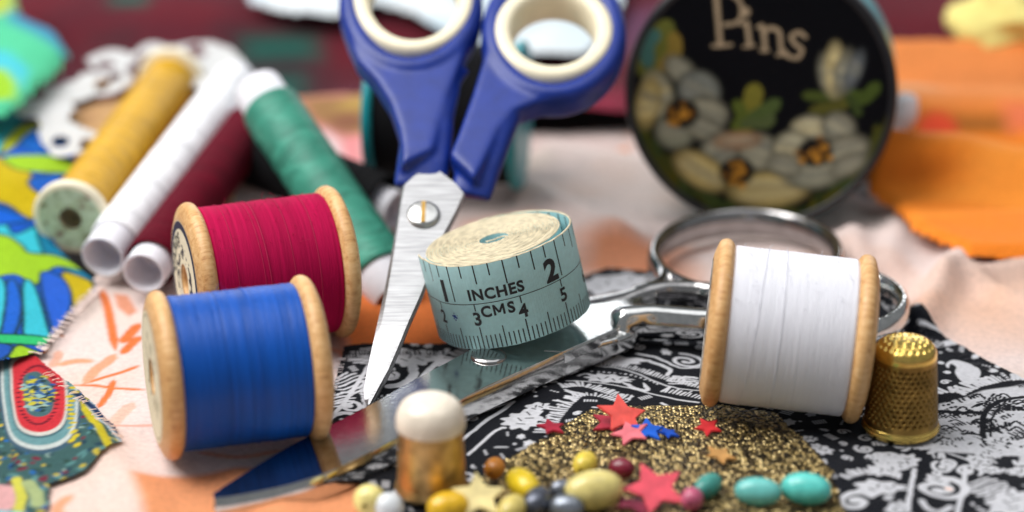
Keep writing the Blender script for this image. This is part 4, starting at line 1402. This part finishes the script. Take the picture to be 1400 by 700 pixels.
    # pivot screw under the tape
    c0 = Vector((*P(668, 488, zt), zt))
    sc = lathe('pivot_screw', round_prof([(-.05, .38), (.03, .38), (.08, .30), (.10, .10), (.10, .001)], .05, 4), 56)
    sc.transform(Matrix.Rotation(-PI / 2, 4, 'Y')); sc.transform(Matrix.Translation(c0)); clean(sc)
    link('pivot_screw', sc, M['steel_dark'], t)


build_shears()


# ================================================================== BLUE SCISSORS
def build_scissors():
    Lr = math.radians(60)
    tip = Vector((*P(503, 553, .06), .06))
    up = Vector((0, math.sin(Lr), math.cos(Lr))); nrm = Vector((0, -math.cos(Lr), math.sin(Lr)))
    def U(px, py, h=0.0):
        d = Vector(ray(px, py)); c = Vector(CAM)
        k = (tip - c).dot(nrm) / d.dot(nrm)
        return c + d * k + nrm * h
    t = thing('scissors', 'blue handled scissors with cream finger rings, point down on the bandana', 'scissors', org=tuple(tip))
    st = [((502, 553), (503, 553.5), (505, 553)), ((498, 545), (504, 545), (511, 542)), ((497, 532), (507, 532), (519, 527)), ((501, 508), (512, 508), (531, 505)), ((508, 475), (517, 475), (546, 470)), ((516, 440), (522, 440), (559, 438)), ((525, 398), (530, 398), (576, 400)), ((534, 350), (538, 350), (594, 350)),
          ((541, 310), (544, 311), (607, 318)), ((546, 280), (548, 281), (622, 290)), ((551, 252), (553, 253), (634, 264)), ((566, 238), (568, 239), (622, 250)), ((588, 226), (590, 227), (597, 231))]
    def blade(h0, dx):
        rows = []
        for a, b, c in st:
            a = (a[0] + dx, a[1]); b = (b[0] + dx, b[1]); c = (c[0] + dx, c[1])
            rows.append([U(*a, h0 - .05), U(*b, h0), U(*c, h0), U(*c, h0 - .11), U(*b, h0 - .11), U(*a, h0 - .08), U(*a, h0 - .05)])
        G = np.array([[tuple(v) for v in r_] for r_ in rows])
        G = np.concatenate([np.repeat(G[:1].mean(1, keepdims=True), 7, 1), G, np.repeat(G[-1:].mean(1, keepdims=True), 7, 1)], 0)
        me = grid_mesh('blade', G); clean(me); return me
    for h0, dx in ((.0, 0), (-.125, 1.0)):
        o = link('blade', blade(h0, dx), M['brushed'], t); em = o.modifiers.new('crisp', 'EDGE_SPLIT'); em.split_angle = math.radians(20)
    # screw
    c0 = U(579, 294, 0)
    rot = nrm.to_track_quat('X', 'Z').to_matrix().to_4x4()
    sc = lathe('screw', round_prof([(-.02, .37), (.05, .37), (.10, .30), (.12, .001)], .04, 4), 48)
    sc.transform(Matrix.Translation(c0) @ rot); clean(sc)
    scr = link('screw', sc, mat_plain('scuffed_screw_steel', (.5, .5, .49), .3, 1.0, .15, 4, .006, 8), t)
    sl = prism('slot', [c0 + up * (.29 * a) + Vector((1, 0, 0)) * (.045 * b) + nrm * .132 for a, b in ((-1, -1), (-1, 1), (1, 1), (1, -1))], nrm, .02, 0)
    link('slot', sl, M['bronze'], scr, False)
    # handles
    def ell(cx, cy, rx, ry, h=0, n=64): return [tuple(U(cx + rx * math.cos(2 * PI * k / n), cy + ry * math.sin(2 * PI * k / n), h)) for k in range(n)]
    hh = -.05
    def web(pts): return prism('w', [U(*q_, .30) for q_ in pts], nrm, .66, .06, 2)     # the flat cheek between ring and shank
    cm = 1 / 57.0
    # left
    shaft = smooth([(573, 247), (579, 215), (584, 175), (586, 130), (584, 98)], 8)
    wd = np.interp(np.linspace(0, 1, len(shaft)), [0, .3, .6, .85, 1], [34, 34, 34, 43, 58]) * cm
    ms = [sweep('s', [tuple(U(a, b, float(np.interp(i / (len(shaft) - 1), [0, .22, .6], [-.30, -.16, hh])))) for i, (a, b) in enumerate(shaft)], wd, np.interp(np.linspace(0, 1, len(shaft)), [0, .22, .6, 1], [.17, .30, .36, .22]), tuple(nrm), 20, power=2.8),
          sweep('r', ell(562, 12, 83, 88, hh), .27, .46, tuple(nrm), 20, True, 2.6),
          web([(472, 55), (488, 92), (514, 120), (533, 150), (545, 185), (549, 210), (549, 237), (594, 216), (603, 180), (615, 140), (630, 100), (646, 55), (604, 92), (562, 101), (518, 92)])]
    o = link('handle', join('handle', ms), M['blue_plastic'], t); fuse(o, .045, 18)
    link('finger_ring', sweep('finger_ring', ell(566, 10, 72, 68, hh), .225, .52, tuple(nrm), 18, True, 3.0), M['cream_plastic'], o)
    # right
    shaft = smooth([(643, 258), (656, 218), (669, 178), (684, 140), (706, 108)], 8)
    wd = np.interp(np.linspace(0, 1, len(shaft)), [0, .3, .6, .85, 1], [26, 30, 33, 37, 44]) * cm
    ms = [sweep('s', [tuple(U(a, b, float(np.interp(i / (len(shaft) - 1), [0, .22, .6], [-.30, -.16, hh])))) for i, (a, b) in enumerate(shaft)], wd, np.interp(np.linspace(0, 1, len(shaft)), [0, .22, .6, 1], [.17, .30, .36, .22]), tuple(nrm), 20, power=2.8),
          sweep('r', ell(757, 52, 84, 84, hh), .27, .46, tuple(nrm), 20, True, 2.6),
          web([(664, 62), (660, 92), (645, 140), (627, 190), (614, 222), (650, 256), (668, 222), (682, 190), (704, 162), (738, 149), (790, 140), (832, 112), (851, 70), (808, 124), (757, 140), (708, 128), (682, 104)])]
    o = link('handle', join('handle', ms), M['blue_plastic'], t); fuse(o, .045, 18)
    link('finger_ring', sweep('finger_ring', ell(757, 57, 70, 57, hh), .24, .52, tuple(nrm), 18, True, 3.0), M['cream_plastic'], o)


build_scissors()


# ================================================================== PIN TIN
def build_tin():
    R = 3.28
    base = Vector((*P(1034, 312, 0.05), 0.05))
    lean = math.radians(8)
    nrm = Vector((math.sin(math.radians(-10)), -math.cos(lean), math.sin(lean))).normalized()
    cen = base + Vector((0, math.sin(lean), math.cos(lean))) * R
    # local: X = out of the lid, Z = up
    m = frame(cen, nrm, (0, 0, 1))
    t = thing('pin_tin', 'round black lidded tin painted with white flowers and the word Pins', 'tin', m)
    dep = 3.6
    link('tin_body', clean(lathe('tin_body', round_prof([(-dep, .001), (-dep, R - .22), (-dep + .12, R - .10), (-.5, R - .10)], .06, 3), 120)), M['teal_metal'], t)
    rim = round_prof([(-.62, R - .10), (-.62, R), (-.10, R), (0.0, R - .06), (.02, R - .14), (-.03, R - .22)], .05, 4)
    link('lid', clean(lathe('lid', rim, 160)), M['black_enamel'], t)
    # painted face; canvas units: radius 1 = 183 photo pixels, x right, y up
    dim = lambda q_: tuple(v * .80 for v in q_)
    c = Canvas(-1.05, -1.05, 1.05, 1.05, .006, S(9, 9, 13))
    D = lambda px, py: ((px - 1032) / 183, (122 - py) / 183)
    Dq = lambda pts: [D(a, b) for a, b in pts]
    ol = S(64, 66, 26); gr = S(54, 66, 32); gd = S(40, 50, 24)
    r = np.random.default_rng(8)
    for a in np.linspace(3.3, 6.1, 40):        # olive leaves round the lower edge
        rr = r.uniform(.84, .97); x, y = rr * math.cos(a), rr * math.sin(a)
        c.ell((x, y), r.uniform(.07, .15), r.uniform(.03, .06), a + PI / 2 + r.normal(0, .6), [ol, gr, gd, S(74, 70, 20)][r.integers(0, 4)], .02)
    def leaf(pts, wd, col): c.stroke(Dq([tuple(v) for v in smooth(pts, 6)]), wd, col, .02, True)
    leaf([(876, 100), (888, 70), (905, 30)], .16, S(90, 92, 40)); leaf([(880, 90), (878, 60), (890, 45)], .10, S(60, 96, 90)); leaf([(895, 95), (915, 70), (912, 45)], .10, S(120, 100, 44))
    leaf([(1010, 175), (1020, 140), (1026, 110)], .13, S(110, 104, 40)); leaf([(1000, 165), (1030, 150), (1058, 128)], .10, S(70, 84, 44)); leaf([(1000, 172), (1010, 150), (1000, 132)], .08, S(80, 90, 36)); leaf([(1008, 160), (1040, 160), (1050, 150)], .07, S(74, 84, 50))
    leaf([(1150, 108), (1120, 118), (1090, 118)], .07, S(66, 76, 32)); leaf([(1150, 112), (1170, 118), (1188, 98)], .09, S(64, 78, 32)); leaf([(1148, 112), (1140, 130), (1100, 138)], .08, S(80, 78, 32)); leaf([(1148, 115), (1160, 130), (1165, 140)], .06, gr)
    leaf([(1195, 160), (1185, 200), (1165, 230)], .10, ol); leaf([(875, 190), (890, 230), (905, 250)], .10, ol); leaf([(868, 150), (862, 170), (875, 200)], .12, S(54, 66, 24))
    def petal(px, py, rx, ry, ang, col, hi):
        x, y = D(px, py); a = math.radians(-ang)
        rx *= 1.14 / 183; ry *= 1.14 / 183
        c.ell((x, y), rx * 1.06, ry * 1.06, a, S(30, 30, 24), .04, .95)
        c.ell((x, y), rx * .88, ry * .88, a, dim(col), .07)
        for k in range(7):
            o_ = r.uniform(-.6, .6)
            p0 = (x - rx * .75 * math.cos(a) - ry * o_ * math.sin(a), y - rx * .75 * math.sin(a) + ry * o_ * math.cos(a))
            p1 = (x + rx * .75 * math.cos(a) - ry * o_ * .6 * math.sin(a), y + rx * .75 * math.sin(a) + ry * o_ * .6 * math.cos(a))
            c.stroke([p0, p1], ry * .3, dim(hi) if k % 2 else S(96, 100, 96), .04, True, .38)
    g1, g2, cr, cw = S(152, 148, 128), S(192, 186, 156), S(210, 186, 118), S(240, 220, 160)
    # left flower
    for a in [(925, 95, 22, 14, 40, g1, g2), (950, 120, 26, 24, 20, S(140, 142, 132), g1), (962, 150, 26, 20, 10, g1, g2), (895, 130, 18, 30, -15, g2, cr), (882, 140, 14, 30, 8, cr, cw), (920, 178, 24, 22, 0, S(150, 150, 128), g2), (960, 172, 26, 14, 20, g1, g2)]: petal(*a)
    # middle flower
    for a in [(985, 200, 26, 22, -20, S(150, 148, 130), g2), (1035, 200, 26, 24, 10, g1, g2), (958, 230, 36, 20, 28, cr, cw), (1050, 250, 48, 22, -6, cr, cw), (1005, 185, 24, 10, -8, S(196, 150, 110), g2)]: petal(*a)
    # right flower
    for a in [(1102, 168, 24, 20, -10, g2, cw), (1140, 160, 20, 18, 30, g1, g2), (1080, 195, 24, 24, 0, g2, cw), (1150, 190, 28, 18, -20, g1, g2), (1110, 225, 34, 18, -10, S(160, 158, 136), g2), (1155, 210, 22, 12, -30, g1, g2), (1070, 215, 20, 14, 10, g1, g2)]: petal(*a)
    # bud
    for a in [(1120, 88, 9, 20, -12, g1, g2), (1130, 82, 11, 28, -2, cw, cr), (1142, 85, 10, 24, 10, g1, g2), (1155, 82, 8, 20, 18, S(120, 126, 130), g1)]: petal(*a)
    for px, py in ((928, 152), (1006, 228), (1110, 195)):
        c.ell(D(px, py), .13, .11, .2, S(26, 24, 22), .03)
        for k in range(16):
            c.ell(D(px + r.normal(0, 9), py + r.normal(0, 8)), .026, .022, 0, [S(176, 122, 44), S(120, 80, 30)][k % 2], .015)
    # the brushed word
    lc = S(158, 138, 112)
    def pen(pts, wd=.052): c.stroke(Dq([tuple(v) for v in smooth(pts, 7)]), wd * .40, lc, .02)
    pen([(967, -14), (970, 10), (976, 56)], .075); pen([(966, 58), (978, 57), (991, 55)], .035); pen([(960, -12), (975, -15), (995, -8), (1003, 8), (998, 24), (980, 29)], .05)
    pen([(1010, 24), (1013, 40), (1015, 55)], .06); pen([(1003, 27), (1010, 24)], .035); pen([(1007, 57), (1022, 54)], .03); c.ell(D(1007, 10), .035, .035, 0, lc, .02)
    pen([(1030, 27), (1034, 42), (1036, 60)], .06); pen([(1024, 30), (1031, 27)], .03); pen([(1033, 36), (1042, 30), (1053, 34), (1056, 48), (1058, 64)], .055); pen([(1030, 61), (1041, 60)], .03); pen([(1052, 66), (1065, 63)], .03)
    pen([(1089, 40), (1080, 34), (1070, 40), (1076, 50), (1085, 57), (1080, 68), (1066, 66), (1062, 60)], .05)
    rr, T = np.meshgrid(np.linspace(.001, R - .2, 150), np.linspace(0, 2 * PI, 420, endpoint=False), indexing='ij')
    # seen from outside: right is +Y of this frame when X faces the viewer
    C = c.sample(rr / R * np.cos(T), rr / R * np.sin(T))
    G = np.stack([np.full(rr.shape, -.03) + .05 * (1 - (rr / R) ** 2), rr * np.cos(T), rr * np.sin(T)], -1)
    me = grid_mesh('painted_face', G, C, wrap=True); link('painted_face', me, M['paint'], t)
    # turn the whole picture a little clockwise
    return t


build_tin()

# white scrap showing beside the tin
def tubey(name, label, cat, pts, rad, mat, seed=0):
    me = sweep(name, smooth(pts, 8), rad, rad, (0.3, .2, 1), 16)
    clean(me); o = link(name, me, mat)
    return tag(o, label, cat)


wt = mat_plain('white_cotton', S(232, 230, 236), .9, 0, .06, 2)
p1 = [tuple(PD(a, b, d)) for a, b, d in ((1232, 128, 60.5), (1236, 150, 60.5), (1228, 176, 60.5), (1218, 200, 60.2), (1206, 228, 60), (1180, 262, 59.6))]
ms = sweep('white_ribbon', smooth(p1, 8), np.interp(np.linspace(0, 1, 41), [0, .1, .3, .45, .7, 1], [.1, .38, .36, .2, .42, .3]), np.interp(np.linspace(0, 1, 41), [0, .1, .3, .45, .7, 1], [.1, .3, .3, .2, .3, .3]), (0, -1, .3), 16)
tag(link('white_ribbon', clean(ms), wt), 'white cotton ribbon bunched up against the back of the tin', 'ribbon')


# ================================================================== THIMBLES
def thimble_mesh(Rb, Rt, Hh, dim=True, rows=13, around=34, dome=.30):
    nt = around * 8 if dim else 96
    # profile by arc length: rim, wall, dome
    prof = []; 
    for z in np.linspace(.0, .17, 8): prof.append((Rb + .045 * math.sin(min(1, z / .10) * PI * .5) * (1 if z < .12 else .4), z, -1))
    for z in np.linspace(.19, Hh - dome, rows * 8): prof.append((Rb + (Rt - Rb) * (z - .19) / (Hh - dome - .19), z, 0))
    nd = 64
    for k in range(1, nd + 1):
        a = PI / 2 * k / nd
        prof.append((Rt * (math.cos(a) ** .72), Hh - dome + dome * (math.sin(a) ** .9), 1))
    th = np.linspace(0, 2 * PI, nt, endpoint=False)
    p = np.array(prof); T = np.broadcast_to(th, (len(p), nt))
    Rr = np.repeat(p[:, :1], nt, 1); Z = np.repeat(p[:, 1:2], nt, 1); kind = np.repeat(p[:, 2:], nt, 1)
    dent = np.zeros_like(Rr)
    if dim:
        zz = (Z - .30) / (Hh - dome - .42) * rows
        row_ = np.floor(zz); fz = zz - row_ - .5
        fa = (T / (2 * PI) * around + (row_ % 2) * .5) % 1 - .5
        pz = (Hh - dome - .42) / rows; pa = 2 * PI * Rb / around
        d = np.hypot(fz * pz, fa * pa)
        ok = (kind == 0) & (zz > 0) & (zz < rows)
        dent = np.where(ok, .075 * np.clip(1 - (d / (.40 * pz)) ** 2, 0, 1) ** .7, 0)
        # dome: concentric rings of dimples
        rn = Rr / Rt
        ri = np.floor(rn * 5.6); fr = rn * 5.6 - ri - .5
        cnt = np.maximum(1, np.round(ri * 5.2))
        fa = (T / (2 * PI) * cnt) % 1 - .5
        d = np.hypot(fr * Rt / 5.6, fa * 2 * PI * np.maximum(rn, .05) * Rt / cnt)
        ok = (kind == 1) & (rn < .89)
        dent = dent + np.where(ok, .034 * np.clip(1 - (d / .05) ** 2, 0, 1) ** .7, 0)
    Zo = Z - np.where(kind == 1, dent, 0); Ro = Rr - np.where(kind == 0, dent, 0)
    G = np.stack([Ro * np.cos(T), Ro * np.sin(T), Zo], -1)
    return G, p


def build_thimble():
    b = Vector((*P(1231, 585, .15), .14))
    t = thing('thimble', 'dimpled bronze thimble with a worn golden top beside the white spool', 'thimble', Matrix.Translation(b), group='thimbles')
    G, p = thimble_mesh(.735, .62, 1.98, True, 12, 32, .34)
    k = int((p[:, 2] <= 0).sum())
    rim = int((p[:, 2] < 0).sum())
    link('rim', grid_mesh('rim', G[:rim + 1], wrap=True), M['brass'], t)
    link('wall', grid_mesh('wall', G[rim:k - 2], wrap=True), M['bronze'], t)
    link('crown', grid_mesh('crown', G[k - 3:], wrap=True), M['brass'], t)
    t.rotation_euler = (0, 0, .3)
    # front one, with a pale cap
    b = Vector((*P(590, 668, .18), .16))
    t = thing('thimble', 'smooth brass thimble with a milky white domed cap at the front', 'thimble', Matrix.Translation(b), group='thimbles')
    G, p = thimble_mesh(.66, .60, 1.62, False, 6, 30, .1)
    k = int((p[:, 2] <= 0).sum())
    link('wall', grid_mesh('wall', G[:k], wrap=True), mat_plain('tarnished_brass', (.62, .42, .18), .42, 1.0, .35, 3, .012, 7), t)
    cap = lathe('cap', round_prof([(1.28, .56), (1.32, .66), (1.56, .66), (1.80, .56), (1.93, .34), (1.95, .001)], .12, 6), 64)
    cap.transform(Matrix(((0, 0, 1, 0), (0, 1, 0, 0), (1, 0, 0, 0), (0, 0, 0, 1)))); clean(cap)
    link('cap', cap, M['white_glass'], t)


build_thimble()


# ================================================================== STARS AND BEADS
def star_mesh(R, th=.05):
    pts = []
    for k in range(10):
        a = PI / 2 + k * PI / 5; r_ = R if k % 2 == 0 else R * .48
        pts.append(Vector((r_ * math.cos(a), r_ * math.sin(a), th / 2)))
    return prism('star_sequin', pts, (0, 0, 1), th, .015, 2)


def star(label, px, py, z, R, col, rot=(0, 0, 0), rough=.35, th=.06):
    me = star_mesh(R, th)
    o = link('star_sequin', me, mat_gloss('sequin_plastic', col, rough), None, False)
    x, y = P(px, py, z); o.location = (x, y, z); o.rotation_euler = rot
    return tag(o, label, 'sequin', 'star sequins scattered on the gold cloth')


def bead(label, px, py, z, rad, col, rot=0.0, rough=.2, hole=True, metal=0):
    n = 40; rad = (rad[0] * .9, rad[1] * .9)
    t_ = np.linspace(0, PI, 18)
    prof = [(-rad[1] * math.cos(a), max(rad[0] * math.sin(a) ** .8, .2 * rad[0])) for a in t_]
    me = lathe('bead', [(-rad[1] * .5, .19 * rad[0])] + prof + [(rad[1] * .5, .19 * rad[0])], n); clean(me)
    o = link('bead', me, mat_gloss('bead_glass', col, rough, metal))
    x, y = P(px, py, z); o.location = (x, y, z); o.rotation_euler = (random.uniform(-.3, .3), PI * .5 * random.uniform(.75, 1) * 0, rot)
    return tag(o, label, 'bead', 'beads scattered at the front')


RED = S(214, 70, 70); DR = S(160, 36, 56)
star('coral red star sequin tilted up on the edge of the gold cloth', 851, 567, .42, .56, S(226, 84, 76), (.42, .22, .25))
star('dark red star sequin lying flat under the coral star', 838, 578, .24, .50, DR, (.05, -.1, .9))
star('small red star sequin on the bandana left of the coral star', 754, 584, .2, .32, DR, (.1, .1, .3))
star('red star sequin lying before the white spool', 968, 584, .28, .30, S(206, 50, 56), (.25, -.1, .5))
star('royal blue star sequin beside the coral star', 886, 588, .30, .36, S(16, 90, 200), (.3, .1, .1))
star('small blue star sequin next to the larger blue one', 914, 592, .26, .24, S(20, 80, 190), (.1, .2, .6))
star('pink star sequin just in front of the dark red one', 862, 592, .28, .42, S(214, 110, 120), (.15, -.2, .2))
star('large red star sequin at the bottom edge among the beads', 896, 668, .45, .66, S(214, 66, 84), (.4, -.1, .4))
star('wine red star sequin half under the large red star', 868, 690, .3, .5, S(120, 36, 60), (.1, .2, 1.0))
star('cream gold star sequin at the bottom edge between yellow beads', 655, 678, .5, .55, S(236, 216, 150), (.5, .1, .2))
star('tan star sequin on the gold cloth below the red star before the spool', 985, 622, .3, .34, S(200, 150, 90), (.2, .1, .8))
bead('pale yellow oval bead next to the large red star', 812, 670, .5, (.42, .62), S(222, 206, 130), .3)
bead('bright yellow bead just left of the large pale yellow oval bead', 715, 662, .42, (.3, .5), S(220, 190, 40), -1.1)
bead('golden yellow bead at the bottom edge by the front thimble', 612, 694, .4, (.34, .44), S(226, 180, 40), .4)
bead('pale yellow bead left of the front thimble', 505, 684, .42, (.34, .30), S(236, 220, 140), 1.3)
bead('clear white bead beside the pale yellow bead', 532, 694, .36, (.32, .30), S(212, 216, 220), .1, .1)
bead('yellow bead at the bottom edge right of the cream star', 700, 696, .34, (.28, .4), S(214, 194, 110), 1.2)
bead('dark pewter bead below the bright yellow bead', 735, 686, .34, (.3, .4), S(96, 100, 112), 1.2, .25, True, .6)
bead('grey pewter bead at the bottom edge near the pale oval bead', 775, 694, .36, (.28, .36), S(130, 136, 146), -.3, .25, True, .6)
bead('small pewter bead beside the pale oval bead', 768, 668, .4, (.2, .26), S(120, 124, 134), .2, .25, True, .6)
bead('left turquoise bead on the gold cloth', 1036, 672, .42, (.3, .48), S(110, 196, 190), -.15)
bead('right turquoise bead at the edge of the gold cloth', 1102, 668, .42, (.34, .52), S(96, 206, 196), -.25)
bead('dark teal bead lying behind the turquoise beads', 968, 664, .36, (.24, .4), S(70, 150, 140), .95)
bead('pink bead touching the large red star', 946, 682, .34, (.24, .26), S(190, 90, 120), 1.3)
bead('lemon bead on the gold cloth before the dark red stars', 800, 634, .36, (.26, .34), S(226, 200, 80), 1.25)
bead('small amber bead behind the bright yellow bead', 676, 640, .34, (.22, .28), S(190, 120, 40), 1.3)
bead('wine coloured bead between lemon bead and pink star', 850, 640, .34, (.22, .28), S(120, 30, 50), -.4)
